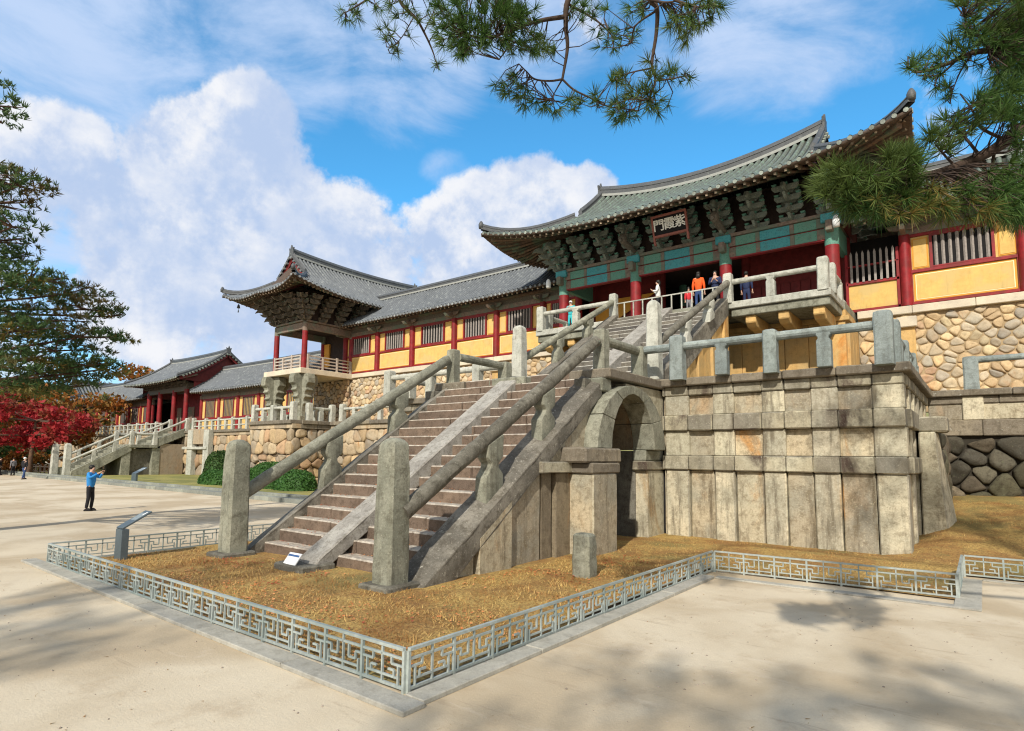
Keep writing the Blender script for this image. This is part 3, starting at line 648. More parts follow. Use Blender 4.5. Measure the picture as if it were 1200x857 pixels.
# buttress slab at the foot of the terrace wall
mb=MB(); mb.hexa([(-1.3,18.9,-.2),(-.72,18.9,-.2),(-.5,19.9,-.2),(-1.3,19.9,-.2),(-1.3,18.95,2.95),(-.93,18.95,2.95),(-.9,19.6,2.95),(-1.3,19.6,2.95)])
tag(mb.build('buttress',M['panel_pil'],bev=.03,rough=.012,cuts=.3),'pale leaning slab buttress against the right flank of the tall platform','buttress')
mb=MB(); mb.box(-1.32,-.66,19.0,19.7,2.95,3.35); tag(mb.build('capping_block',M['course'],bev=.04,rough=.02,cuts=.25),'rough block lying on top of the leaning buttress slab','stone block')
# railings round the platforms
rg='stone railings of the platforms beside the landing'
rl_=railing('bluish stone railing along the front edge of the right platform, above the tall slab wall',[(-6.66,16.1),(-1.66,16.1)],LZ,M['granite_blue'],1.25,h=1.12,rh=.9,rr=.115,group=rg)
rail(rl_,(-7.85,16.1,LZ+.9),(-6.66,16.1,LZ+.9),.115,M['granite_blue'])
railing('stone railing on the east flank of the right platform, receding behind its big corner post',[(-1.62,17.3),(-1.62,23.4)],LZ,M['granite_blue'],1.22,h=1.12,rh=.9,group=rg)
railing('short stone railing on the right side of the landing, descending to the platform',[(-7.85,13.75),(-7.85,16.1)],LZ,M['granite'],2.35,h=.95,rh=.88,rr=.13,tall_every=1,group=rg,ends=(0,1))
railing('short stone railing on the left side of the landing',[(-12.95,13.75),(-12.95,16.1)],LZ,M['granite'],2.35,h=.95,rh=.88,rr=.13,tall_every=1,group=rg,ends=(0,1))
railing('pale stone railing along the front edge of the left platform',[(-19.0,16.1),(-13.0,16.1)],LZ,M['granite_pale'],1.2,h=1.12,rh=.9,group=rg,ends=(1,0))
railing('stone railing on the west flank of the left platform',[(-19.05,17.3),(-19.05,23.4)],LZ,M['granite_pale'],1.22,h=1.12,rh=.9,group=rg)
# squat stone stub and cards at the stair foot
mb=MB(); mb.chamf((-5.88,9.72,0),[(-.1,.19,.19),(.3,.185,.185),(.62,.175,.175),(.76,.17,.165),(.80,.13,.13)],.3)
tag(mb.build('stone_stub',M['granite'],rough=.015,freq=4,cuts=.12),'short upright stone stub standing in the dry grass before the arch','stone post')
t=empty('warning_sign',(-10.35,6.55,.1),'small white notice propped at the foot of the centre ramp','sign')
mb=MB(); mb.hexa([(-10.60,6.50,.14),(-10.20,6.50,.14),(-10.20,6.52,.14),(-10.60,6.52,.14),(-10.60,6.64,.33),(-10.20,6.64,.33),(-10.20,6.66,.33),(-10.60,6.66,.33)]); mb.build('board',M['white'],t)
M['ink']=plain('blue_ink',(.05,.12,.3),.6,.05); M['ink_red']=plain('red_ink',(.5,.03,.03),.6,.05)
mb=MB()
for k in range(9): mb.hexa([(-10.575+.04*k,6.588,.275),(-10.55+.04*k,6.588,.275),(-10.55+.04*k,6.605,.275),(-10.575+.04*k,6.605,.275),(-10.575+.04*k,6.61,.305),(-10.55+.04*k,6.61,.305),(-10.55+.04*k,6.627,.305),(-10.575+.04*k,6.627,.305)])
mb.build('lettering',M['ink'],t)
# ------------------------------------------------------------------ rubble masonry (bulging stones with real joints)
def stones(x0,x1,z0,z1,size,depth,mat,seed=1,squash=1.45,gap=.018,rows=False,bulge=1.,iters=1):
    rnd=random.Random(seed); sx=size*squash; sz=size; pts=[]
    nz=max(1,int((z1-z0)/sz)); nx=max(1,int((x1-x0)/sx))
    for j in range(-1,nz+2):
        for i in range(-1,nx+2):
            jt=.16 if rows else .42
            pts.append((x0+(i+.5+(.5 if j%2 else 0)*(1 if not rows else .5)+rnd.uniform(-.38,.38))*(x1-x0)/nx, z0+(j+.5+rnd.uniform(-jt,jt))*(z1-z0)/nz))
    cells=[]; rad=max(sx,sz)*2.4; grid={}
    for k,p in enumerate(pts): grid.setdefault((int(p[0]//rad),int(p[1]//rad)),[]).append(k)
    for k,p in enumerate(pts):
        if not(x0-.01<=p[0]<=x1+.01 and z0-.01<=p[1]<=z1+.01): continue
        poly=[(x0,z0),(x1,z0),(x1,z1),(x0,z1)]
        gx,gz=int(p[0]//rad),int(p[1]//rad)
        for a in (-1,0,1):
            for b in (-1,0,1):
                for q_ in grid.get((gx+a,gz+b),[]):
                    if q_==k: continue
                    q=pts[q_]; dx,dz=q[0]-p[0],q[1]-p[1]
                    if dx*dx+dz*dz>rad*rad: continue
                    c=(dx*(p[0]+q[0])+dz*(p[1]+q[1]))/2; out=[]
                    for i in range(len(poly)):
                        A=poly[i];B=poly[(i+1)%len(poly)]; fa=dx*A[0]+dz*A[1]-c; fb=dx*B[0]+dz*B[1]-c
                        if fa<=0: out.append(A)
                        if fa*fb<0: t=fa/(fa-fb); out.append((A[0]+(B[0]-A[0])*t,A[1]+(B[1]-A[1])*t))
                    poly=out
                    if len(poly)<3: break
                if len(poly)<3: break
            if len(poly)<3: break
        if len(poly)>=3: cells.append(poly)
    res=[]
    for poly in cells:
        cx=sum(p[0] for p in poly)/len(poly); cz=sum(p[1] for p in poly)/len(poly)
        ar=max(math.hypot(p[0]-cx,p[1]-cz) for p in poly)
        poly=[(p[0]+(cx-p[0])*min(.5,gap/max(.02,math.hypot(p[0]-cx,p[1]-cz))),p[1]+(cz-p[1])*min(.5,gap/max(.02,math.hypot(p[0]-cx,p[1]-cz)))) for p in poly]
        for _ in range(iters):
            o=[]
            for i in range(len(poly)):
                A=poly[i];B=poly[(i+1)%len(poly)]; o+=[(A[0]*.78+B[0]*.22,A[1]*.78+B[1]*.22),(A[0]*.22+B[0]*.78,A[1]*.22+B[1]*.78)]
            poly=o
        res.append((cx,cz,poly))
    mb=MB()
    for cx,cz,poly in res:
        n_=len(poly); dd=depth*rnd.uniform(.65,1.25); rg=[(1.,-.08),(.97,dd*.45),(.86,dd*.82),(.6,dd),(.28,dd*1.03)] if bulge>.5 else [(1.,-.08),(.98,dd*.75),(.92,dd),(.5,dd*1.03)]
        vs=[];tx=rnd.uniform(-.15,.15);tz=rnd.uniform(-.15,.15)
        for s_,h in rg:
            for (a,b) in poly:
                nz_=noise.noise((a*s_*3.1/size*.4+cx,b*s_*3.1/size*.4,h*3+seed))*dd*.35*(h>0); vs.append((cx+(a-cx)*s_+nz_*.5,-(h+nz_+ (a-cx)*tx*(h>0)+(b-cz)*tz*(h>0)),cz+(b-cz)*s_+nz_*.4))
        fs=[(i*n_+k,i*n_+(k+1)%n_,(i+1)*n_+(k+1)%n_,(i+1)*n_+k) for i in range(len(rg)-1) for k in range(n_)]
        fs.append(tuple(range((len(rg)-1)*n_,len(rg)*n_))); mb.add(vs,fs,0,True)
    return mb
def wall_stones(t,name,x0,x1,z0,z1,y,size,depth,mat,mort,seed,axis='y',**k):
    """stones on a wall facing south (axis 'y', plane y) or east (axis 'x', plane x=y, x0..x1 run along y)"""
    m_=stones(x0,x1,z0,z1,size,depth,mat,seed,**k)
    if axis=='y': m_.v=[(v[0],y+v[1],v[2]) for v in m_.v]
    else:
        m_.v=[(y-v[1],v[0],v[2]) for v in m_.v]
    return m_.build(name,mat,t)

# ------------------------------------------------------------------ roofs
def roof(t,cx,cy,a,b,r,ze,zr,lift,sag,mtile,mend,axis='x',rib=.33,rows=12,curve=.30,wa=None,wb=None,rafters=True,ridge_h=.42,gable_mat=None,hip=True,endgable=None,verge=True,ends=True,over=.35,soff=None,rmat=None,ftop=None):
    H=zr-ze; wa=wa if wa is not None else a-2; wb=wb if wb is not None else b-2; rmat=rmat or M['tile_dark']
    soff=soff or M['soffit']
    def P(X,Y,z): return (cx+X,cy+Y,z) if axis=='x' else (cx-Y,cy+X,z)
    def h(d): t_=d/b; return H*((1-curve)*t_+curve*t_*t_)
    def Z(X,Y,kind=None):
        X,Y=abs(X),abs(Y); d=b-Y
        if hip and kind!='main' and X>r: d=min(d,a-X)
        if kind=='side': d=a-X
        v=1-Y/b
        return ze+h(max(0,d))+lift*(min(1.05,X/a)**3)*(min(1.05,Y/b)**3 if hip else (Y/b)**2) + sag*min(1,(X/r)**2)*v*v + (lift*.6*(X/a)**3*v*v if not hip else 0)
    def flare(X,Y):   # eaves swing outwards at the corners
        if not hip: return X,Y
        k=lift*.16; fx=k*(abs(X)/a)**2*(abs(Y)/b)**4; fy=k*(abs(X)/a)**4*(abs(Y)/b)**2
        return X+math.copysign(fx,X),Y+math.copysign(fy,Y)
    prof=[(0,-.03),(.24,-.01),(.27,.085),(.5,.145),(.73,.085),(.76,-.01)]
    sc=rib/.33
    tiles=MB(); endsm=MB(); top=MB(); raf=MB(); rend=MB(); sof=MB(); fas=MB()
    def slope(run,half,dmaxf,PT,cap=True):
        """run: half length of eave; PT(s,d)->(X,Y)"""
        n_=max(2,int(2*run/rib)); p=2*run/n_; cols=[]
        for i in range(n_):
            for (f,hh) in prof: cols.append((-run+(i+f)*p,hh*sc))
        cols.append((run,0)); vs=[];m_=rows+1
        for (s,hh) in cols:
            dm=dmaxf(s)
            for j in range(rows+1):
                d=dm*j/rows; X,Y=PT(s,d); z=Z(X,Y,'side' if PT is side_pt or PT is side_pt2 else 'main' if not hip else None); X,Y=flare(X,Y); vs.append(P(X,Y,z+hh))
        fs=[]
        for i in range(len(cols)-1):
            for j in range(rows): fs.append((i*m_+j,(i+1)*m_+j,(i+1)*m_+j+1,i*m_+j+1))
        q0=len(tiles.m); tiles.add(vs,fs,0,True)
        for i in range(len(cols)-1):
            if i%6 in (0,5):
                for j in range(rows): tiles.m[q0+i*rows+j]=2
        # drip edge + underside
        K=max(8,int(2*run/.8)); v2=[]
        for i in range(K+1):
            s=-run+2*run*i/K; dm=dmaxf(s)
            for j,(dd,dz) in enumerate(((0,0.0),(0,-.09),(.12,-.13),(min(dm,1.2),-.17),(min(dm,(b-wb)+.4),-.2))):
                X,Y=PT(s,min(dd,dm)); z=Z(X,Y)+dz; X,Y=flare(X,Y); v2.append(P(X,Y,z))
        f2=[(i*5+j,i*5+j+1,(i+1)*5+j+1,(i+1)*5+j) for i in range(K) for j in range(4)]; sof.add(v2,f2,0,True)
        if ends:
            for i in range(n_):
                s=-run+(i+.5)*p; X,Y=PT(s,0); z=Z(X,Y); X2,Y2=PT(s,.35); 
                X,Y=flare(X,Y); X2,Y2=flare(X2,Y2); c=Vector(P(X,Y,z+.01)); c2=Vector(P(X2,Y2,z+.01)); dd=(c-c2).normalized()
                endsm.tube([c-dd*.02,c+dd*.035],.085*sc,8,0,False)
        # rafters
        if rafters:
            kk=max(2,int(2*run/(rib*1.15))); w_=wa if PT in(front_pt,back_pt) else wb; o_=b-wb
            for i in range(kk+1):
                s=-run+.12+(2*run-.24)*i/kk
                if abs(s)>w_-.3 and hip:   # fan
                    u=(abs(s)-(w_-.3))/(run-(w_-.3)); s_in=math.copysign(w_-.3+u*.3,s)
                else: s_in=s
                def Q(d,dz):
                    f=min(1,max(0,d/o_)); ss=s+(s_in-s)*f; X,Y=PT(ss,d); z=Z(*PT(s,0))+ (h(d)) *1.0+dz - (Z(*PT(s,0))-ze)*f*.9; 
                    X,Y=flare(X,Y) if d<.01 else (X,Y); return Vector(P(X,Y,z))
                raf.tube([Q(.62,-.27),Q(o_+.2,-.42)],.07*sc,6,0,False); c=Q(.62,-.27); d_=(Q(.62,-.27)-Q(1.4,-.31)).normalized(); rend.tube([c,c+d_*.02],.062*sc,6,0,False)
                A,B=Q(.10,-.19),Q(.95,-.245); raf.obox(A,B,.10*sc,.10*sc); d_=(A-B).normalized(); rend.obox(A,A+d_*.015,.085*sc,.085*sc)
    def front_pt(s,d): return (s,-(b-d))
    def back_pt(s,d): return (-s,(b-d))
    def side_pt(s,d): return ((a-d),s)
    def side_pt2(s,d): return (-(a-d),-s)
    if hip:
        dm=lambda s:(b if abs(s)<=r else max(.02,a-abs(s)))
        slope(a,None,dm,front_pt); slope(a,None,dm,back_pt)
        dms=lambda s:max(.02,min(a-r+.25,b-abs(s)))
        slope(b,None,dms,side_pt); slope(b,None,dms,side_pt2)
    else:
        slope(a,None,lambda s:b,front_pt); slope(a,None,lambda s:b,back_pt)
    if ends: tiles.add(endsm.v,endsm.f,1)
    tiles.build('roof_tiles',[mtile,mend,M['tile_valley']],t)
    sof.build('eave_boards',soff,t)
    if rafters:
        raf.add(rend.v,rend.f,1); raf.build('rafter_row',[M['rafter'],M['rafter_end']],t)
    # ridges
    def ridge(pts,w,hh,nm='ridge',cap=.07,plaster=True):
        mb=MB()
        pts=[Vector(p) for p in pts]; vs=[]; prof2=[(-w/2,-.02),(-w/2,hh*.22),(-w*.38,hh*.24),(-w*.38,hh*.62),(-w*.46,hh*.64),(-w*.44,hh*.78),(0,hh+cap),(w*.44,hh*.78),(w*.46,hh*.64),(w*.38,hh*.62),(w*.38,hh*.24),(w/2,hh*.22),(w/2,-.02)]
        k=len(prof2)
        for i,p in enumerate(pts):
            d=(pts[min(i+1,len(pts)-1)]-pts[max(0,i-1)]); d.z=0; d.normalize(); s_=Vector((d.y,-d.x,0))
            for (x,z) in prof2: vs.append(p+s_*x+Vector((0,0,z)))
        fs=[];mi=[]
        for i in range(len(pts)-1):
            for j in range(k-1): fs.append((i*k+j,i*k+j+1,(i+1)*k+j+1,(i+1)*k+j)); mi.append(1 if plaster and j in (0,11) else 0)
        fs.append(tuple(range(k))); mi.append(0); fs.append(tuple(range((len(pts)-1)*k,len(pts)*k))[::-1]); mi.append(0)
        n0=len(mb.v); mb.add(vs,fs,0,False); mb.m=mi
        # stacked tile courses show as thin lines
        o=mb.build(nm,[rmat,M['plaster']],t); return o
    K=24; ridge([P(-r+2*r*i/K,0,Z(-r+2*r*i/K,0,'main')+.0) for i in range(K+1)],.36,ridge_h*1.3)
    for sx in (-1,1):
        mb=MB(); X=sx*(r+.05); z=Z(r,0,'main'); c=P(X,0,z)
        pr=[(-.28,-.1),(.28,-.1),(.24,.35),(.32,.62),(.12,.55),(0,.85),(-.12,.55),(-.32,.62),(-.24,.35)]
        if axis=='x': mb.prism(pr,(c[0]-.06,c[1],c[2]),(0,1,0),(0,0,1),(.12,0,0))
        else: mb.prism(pr,(c[0],c[1]-.06,c[2]),(1,0,0),(0,0,1),(0,.12,0))
        mb.build('ridge_end_tile',rmat,t,bev=.02)
        if verge:
            for sy in (-1,1):
                dend=(a-r)+.15 if hip else 0.0
                pts=[]; m_=10
                for i in range(m_+1):
                    Y=sy*(b-dend)*i/m_; X=sx*(r-.02)
                    pts.append(P(X,Y,Z(r-.03,Y,'main')+.05))
                ridge(pts,.28,ridge_h*.8,'verge_ridge',plaster=False)
                if hip:
                    pts=[]
                    for i in range(m_+1):
                        d=(a-r)*(1-i/m_)*.96+.0; X=sx*(a-d);Y=sy*(b-d*(1.0)); z=Z(X,Y); X,Y=flare(X,Y); pts.append(P(X,Y,z+.05+.16*(i/m_)**3))
                    ridge(pts,.26,ridge_h*.62,'hip_ridge',plaster=False)
                    c=Vector(pts[-1]); mb=MB(); mb.rings((c.x,c.y,c.z+.05),[(0,.13,.13),(.2,.15,.15),(.32,.1,.1),(.4,.05,.05)],2,10); mb.build('corner_tile',rmat,t)
                    # corner beam under the hip
                    A=Vector(P(sx*(a-.25),sy*(b-.25),Z(a,b)-.28)); B=Vector(P(sx*(wa-.2),sy*(wb-.2),ze+h(b-wb)-.45)); mb=MB(); mb.obox(A,B,.2,.3); mb.build('corner_beam',M['rafter'],t,bev=.02)
        # gable triangle and its white-edged verge tiles
        X0=sx*(r-.35); zb=Z(r,b-(a-r),'main') if hip else ze+h(over*1.2)
        Yb=(b-(a-r)) if hip else (b-over*1.2)
        mb=MB(); pts=[]; m_=8
        for i in range(-m_,m_+1): Y=Yb*i/m_; pts.append((Y,Z(r-.4,Y,'main')-.12))
        pts=[(-Yb,zb-.5 if hip else zb-.15)]+pts+[(Yb,zb-.5 if hip else zb-.15)]
        v=[P(X0,Y,z) for Y,z in pts]; v2=[P(X0-sx*.1,Y,z) for Y,z in pts]; n_=len(v); mb.add(v+v2,[tuple(range(n_)),tuple(range(n_,2*n_))[::-1]]+[(i,(i+1)%n_,n_+(i+1)%n_,n_+i) for i in range(n_)],0)
        mb.build('gable_wall',gable_mat or M['gable'],t)
        # bargeboard and verge tile row
        mb=MB(); mv=MB()
        for sy in (-1,1):
            q=[];K2=10
            for i in range(K2+1):
                Y=sy*Yb*1.02*i/K2; q.append(Vector(P(sx*(r-.06),Y,Z(r-.4,Y,'main')-.16)))
            for A,B in zip(q[:-1],q[1:]): mb.obox(A,B,.07,.34)
            nn=int(Yb/.32)
            for i in range(nn):
                Y=sy*(Yb*(i+.5)/nn); c=Vector(P(sx*(r-.1),Y,Z(r-.4,Y,'main')+.03)); e=Vector(P(sx*(r+.22),Y,Z(r-.4,Y,'main')-.02)); mv.tube([c,e],.085*sc,7,0,False)
        mb.build('bargeboard',M['maroon'] if gable_mat is None else gable_mat,t); mv.build('verge_tiles',mend,t)
    return Z
def column(t,x,y,z0,z1,r,mat_low,mat_up=None,split=None,name='column'):
    mb=MB(); split=split or z1
    mb.tube([(x,y,z0),(x,y,split)],[r*1.03,r],14,0)
    if mat_up: mb.tube([(x,y,split),(x,y,z1)],[r*1.005,r*.98],14,1)
    return mb.build(name,[mat_low,mat_up or mat_low],t)
def bracket_proto(name,tiers,step,w,mat,matb,hh=.27):
    """corbelled bracket set facing -y, origin on the lintel"""
    t=MB()
    for k in range(tiers):
        z=hh*1.25*k; L=step*(k+1); 
        # projecting tongue with a beak
        t.prism([(.35,z),(-L+.05,z),(-L-.08,z+.02),(-L-.30,z+hh*.75 if k%2==0 else z-.05),(-L-.12,z+hh*.8),(-L+.05,z+hh),(.35,z+hh)],(-.055,0,0),(0,1,0),(0,0,1),(.11,0,0),0)
        for q in range(k+1):
            y=-step*q; wl=w*(1.-.12*(k-q))*(.62 if (k+q)%2 else 1.)
            t.prism([(-wl/2+.1,z+.03),(wl/2-.1,z+.03),(wl/2,z+hh*.6),(wl/2,z+hh*.95),(-wl/2,z+hh*.95),(-wl/2,z+hh*.6)],(0,y-.05,0),(1,0,0),(0,0,1),(0,.10,0),0)
            for s_ in (-1,0,1):
                t.prism([(-.06,0),(.06,0),(.10,.09),(-.10,.09)],(s_*(wl/2-.1),y-.1,z+hh*.97),(1,0,0),(0,0,1),(0,.2,0),1)
    return t
def set_brackets(t,places,proto,mats,name='bracket_set'):
    """places: (x,y,z,rot)"""
    me=None; n0=worldloc(t)
    for (x,y,z,rz) in places:
        if me is None:
            o=proto.build(name,mats,None); me=o.data
        else:
            o=bpy.data.objects.new(name,me); COL.objects.link(o)
        o.parent=t; CH.setdefault(t,[]).append(o); o.location=Vector((x,y,z))-n0; o.rotation_euler=(0,0,rz)

# ------------------------------------------------------------------ corridor wings
def wall_bay(t,x0,x1,y,z0,z1,win,near=True,zs=1.40,seed=0):
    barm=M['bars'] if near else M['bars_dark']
    """one bay between columns: ochre panels in a red frame with a barred window"""
    W=MB(); 
    zw=z0+zs; zt=z1-.12; a,b=win
    def fr(*k): W.box(*k)
    if near:
        W.box(x0,x1,y+.06,y+.12,z0,z1,1)             # plaster back
        W.box(x0+.10,x1-.10,y+.035,y+.06,z0+.14,zw-.10,2)  # orange margin
        W.box(x0+.16,x1-.16,y+.028,y+.05,z0+.20,zw-.16,3); W.box(x0+.185,x1-.185,y+.02,y+.045,z0+.225,zw-.185,1)
        for p,q in ((x0,a-.1),(b+.1,x1)):
            if q-p>.3: W.box(p+.09,q-.05,y+.035,y+.06,zw+.10,zt-.08,2); W.box(p+.14,q-.10,y+.02,y+.045,zw+.15,zt-.13,1)
    else: W.box(x0,x1,y+.04,y+.12,z0,z1,1)
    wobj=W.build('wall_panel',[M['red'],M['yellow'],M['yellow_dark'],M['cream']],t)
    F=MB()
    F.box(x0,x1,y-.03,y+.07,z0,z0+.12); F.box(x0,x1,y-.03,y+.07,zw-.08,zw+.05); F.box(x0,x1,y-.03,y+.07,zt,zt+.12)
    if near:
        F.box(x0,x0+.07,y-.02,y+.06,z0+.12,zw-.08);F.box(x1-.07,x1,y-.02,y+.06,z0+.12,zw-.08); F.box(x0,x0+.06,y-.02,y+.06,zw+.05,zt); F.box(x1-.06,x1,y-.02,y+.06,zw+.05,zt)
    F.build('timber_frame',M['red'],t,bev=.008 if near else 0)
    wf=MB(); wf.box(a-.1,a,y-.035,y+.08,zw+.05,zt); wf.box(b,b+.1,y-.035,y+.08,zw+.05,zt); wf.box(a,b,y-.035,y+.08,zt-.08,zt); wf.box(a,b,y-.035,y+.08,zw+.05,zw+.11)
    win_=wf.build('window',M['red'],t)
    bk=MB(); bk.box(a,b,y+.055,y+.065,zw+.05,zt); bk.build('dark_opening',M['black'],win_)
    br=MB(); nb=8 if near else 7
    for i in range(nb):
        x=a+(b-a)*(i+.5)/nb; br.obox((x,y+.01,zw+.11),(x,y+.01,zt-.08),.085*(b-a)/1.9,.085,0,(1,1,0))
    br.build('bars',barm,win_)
def corridor(label,cat,xs,y,z0,zc,ze,zr,b,depth,a0,a1,tilem,endm,near=True,group=None,lift=.12,win=.27,base=None,colr=.2,rib=.33,rows=10,rz0=None,backw=True,skip=()):
    """gable-roofed gallery; xs column positions"""
    t=empty('gallery_building',((a0+a1)/2,y,z0),label,cat,group)
    for x in xs:
        column(t,x,y,z0+.02,zc+.35,colr,M['red'],M['lintelbrown'],zc+.02)
        if near:
            mb=MB(); mb.prism([(0,0),(-.75,.05),(-.9,.22),(-.45,.22),(-.2,.42),(.1,.5),(.1,0)],(x-.09,y-.1,zc-.02),(0,1,0),(0,0,1),(.18,0,0)); mb.prism([(-.6,.3),(.6,.3),(.5,.12),(.25,.05),(-.25,.05),(-.5,.12)],(x,y-.28,zc+.12),(1,0,0),(0,0,1),(0,.08,0)); mb.build('eave_bracket',M['lintelbrown'],t,bev=.01)
    for i,(p,q) in enumerate(zip(xs[:-1],xs[1:])):
        if i in skip: continue
        if p>q: p,q=q,p
        w_=q-p-2*colr; c0=p+colr+w_*win*.82;c1=q-colr-w_*win*.82
        wall_bay(t,p+colr*.8,q-colr*.8,y,z0+.05,zc,(c0,c1),near)
    xa,xb=min(xs),max(xs)
    mb=MB(); mb.box(xa-.1,xb+.1,y-.06,y+.12,zc+.0,zc+.28); mb.box(xa-.1,xb+.1,y-.02,y+.1,zc+.28,zc+.62,1); mb.build('lintel',[M['lintelbrown'],M['bracket_far']],t)
    mb=MB(); mb.tube([(xa-.6,y-.0,zc+.72),(xb+.6,y,zc+.72)],.13,8); mb.build('purlin',M['rafter'],t)
    mb=MB(); mb.box(xa,xb,y+depth,y+depth+.1,z0,zc+.9); mb.build('rear_wall',M['inside'],t)
    mb=MB(); mb.box(xa,xb,y+.14,y+.2,z0-.1,zc+.9); mb.build('inner_lining',M['black'],t)
    cx=(a0+a1)/2; aa=(a1-a0)/2
    roof(t,cx,y+depth/2,aa,b,aa-.02,ze,zr,lift,0,tilem,endm,wa=aa,wb=depth/2,hip=False,rib=rib,rows=rows,curve=.22,ridge_h=.32)
    return t
M['bars_dark']=plain('dark_wooden_bar',(.10,.085,.08),.8,.2,12)  # darker bar colour for the far windows
FY=29.0
# ================================================================== boulder walls below the galleries
def retaining(label,x0,x1,y,z0,z1,size,seed,beams=True,mat='boulder',posts=()):
    t=empty('rubble_wall',((x0+x1)/2,y,z0),label,'stone wall')
    mb=MB(); mb.box(x0,x1,y+.06,y+.6,z0-.3,z1-.02); mb.build('wall_core',M['mortar_light' if mat!='boulder_dark' else 'mortar'],t)
    wall_stones(t,'rubble_face',x0,x1,z0,z1-(.33 if beams else 0),y+.07,size,size*.26,M[mat],None,seed)
    if beams:
        xs=[x0];rnd=random.Random(seed)
        while xs[-1]<x1-2.2: xs.append(xs[-1]+rnd.uniform(1.6,2.4))
        xs.append(x1)
        for p,q in zip(xs[:-1],xs[1:]):
            mb=MB(); mb.box(p+.005,q-.005,y-.16,y+.5,z1-.32,z1+rnd.uniform(-.004,.004)); mb.build('beam_stone',M['beamstone'],t,bev=.02)
    for (px,pz0,pz1,w_) in posts:
        mb=MB(); mb.box(px-w_/2,px+w_/2,y-.13,y+.3,pz0,pz1); mb.build('pillar_stone',M['warm'],t,bev=.03,rough=.01,cuts=.4)
        mb=MB(); mb.box(px-w_/2-.08,px+w_/2+.08,y-.3,y+.3,pz1-.35,pz1+.08); mb.build('tie_stone',M['beamstone'],t,bev=.03)
    return t
retaining('wall of rounded warm boulders under the right gallery',-3.9,9.0,FY-.05,LZ,GZ,.31,11,posts=[(-2.15,LZ,7.95,.55)])
retaining('wall of small warm rubble under the long left gallery',-39.6,-17.3,FY-.05,LZ,GZ,.33,12,posts=[(-31.9,LZ,7.9,.5),(-24.0,LZ,7.9,.5)])
# dark boulders at the foot of the right terrace with two courses of dressed stone above
t=empty('rubble_wall',(3.5,23.9,1),'dark mossy boulder wall at the foot of the right terrace','stone wall')
M['mortar_black']=plain('deep_joint',(.035,.03,.022),.95); mb=MB(); mb.box(-1.3,9,24.0,24.6,0,3.55); mb.build('wall_core',M['mortar_black'],t)
wall_stones(t,'boulder_face',-1.25,9,.7,3.0,23.96,.40,.15,M['boulder_dark'],None,21,squash=2.1,gap=.012)
wall_stones(t,'boulder_face',19.85,23.95,.3,3.0,-.98,.5,.16,M['boulder_dark'],None,22,axis='x',squash=1.5)
mb=MB(); mb.box(-1.33,-1.0,19.75,23.95,-.2,3.0); mb.build('wall_core',M['mortar_black'],t)
rnd=random.Random(4)
for (z0,z1,o,mt) in ((3.0,3.5,.06,'cornice'),(3.5,4.02,-.0,'panel'),(4.02,4.26,.05,'cornice'),(4.26,4.47,.2,'cornice')):
    x=-1.33
    while x<9:
        w_=rnd.uniform(1.1,2.3); mb=MB(); mb.box(x+.006,min(9,x+w_)-.006,23.9-o+rnd.uniform(-.01,.01),24.5,z0,z1); mb.build('dressed_course',M[mt],t,bev=.025,rough=.01,cuts=.4); x+=w_
for x in (-.15,2.3,4.7,7.1):
    mb=MB(); mb.box(x-.27,x+.27,23.82,24.3,3.5,4.25); mb.build('pilaster',M['panel_pil'],t,bev=.02)
mb=MB(); mb.box(-1.4,9,24.1,29.2,4.1,LZ-.02); tag(mb.build('ground',M['dirt']),kind='structure')
railing('bluish stone railing on the right terrace edge, in front of the boulder wall',[(-.15,24.0),(7.1,24.0)],LZ,M['granite_blue'],2.42,h=1.0,rh=.98,rr=.1,tall_every=9,pw=.36,group='terrace railings')
# middle terrace left of the left platform
def terrace(label,x0,x1,y,z1=LZ,seed=31,x_east=None,y_back=None,size=.55):
    t=empty('terrace_wall',((x0+x1)/2,y,0),label,'stone wall')
    mb=MB(); mb.box(x0,x1-.06,y+.08,y+ .9,-.3,z1-.02); mb.build('wall_core',M['mortar'],t)
    wall_stones(t,'boulder_face',x0,x1,.0,2.2,y+.08,size*1.15,.2,M['block'],None,seed,gap=.02)
    wall_stones(t,'block_face',x0,x1,2.2,3.9,y+.08,.62,.14,M['block'],None,seed+1,squash=1.25,gap=.012,rows=True,bulge=0,iters=1)
    if x_east is not None:
        mb=MB(); mb.box(x_east-.8,x_east-.08,y+.1,y_back,-.3,z1-.02); mb.build('wall_core',M['mortar'],t)
        wall_stones(t,'block_face',y+.02,y_back,0,3.9,x_east-.08,.6,.14,M['block'],None,seed+2,axis='x',squash=1.2,gap=.015,rows=True,bulge=0,iters=1)
    rnd=random.Random(seed); xs=[x0]
    while xs[-1]<x1-1.4: xs.append(xs[-1]+rnd.uniform(.9,1.5))
    xs.append(x1+(.1 if x_east else 0))
    for p,q in zip(xs[:-1],xs[1:]):
        mb=MB(); mb.box(p+.006,q-.006,y-.08,y+.6,3.9,4.2); mb.build('string_course',M['block'],t,bev=.02)
        mb=MB(); mb.box(p+.006,q-.006,y-.22,y+.8,4.2,z1); mb.build('cornice_slab',M['cornice'],t,bev=.025)
    if x_east is not None:
        ys=[y+.6]
        while ys[-1]<y_back-1.4: ys.append(ys[-1]+1.2)
        ys.append(y_back)
        for p,q in zip(ys[:-1],ys[1:]):
            mb=MB(); mb.box(x_east-.6,x_east+.1,p+.006,q-.006,3.9,4.2); mb.box(x_east-.8,x_east+.2,p+.006,q-.006,4.2,z1); mb.build('cornice_slab',M['cornice'],t,bev=.025)
    return t
terrace('stone terrace wall of boulders and blocks between the bell pavilion and the left platform',-36.0,-19.3,24.6,seed=31)
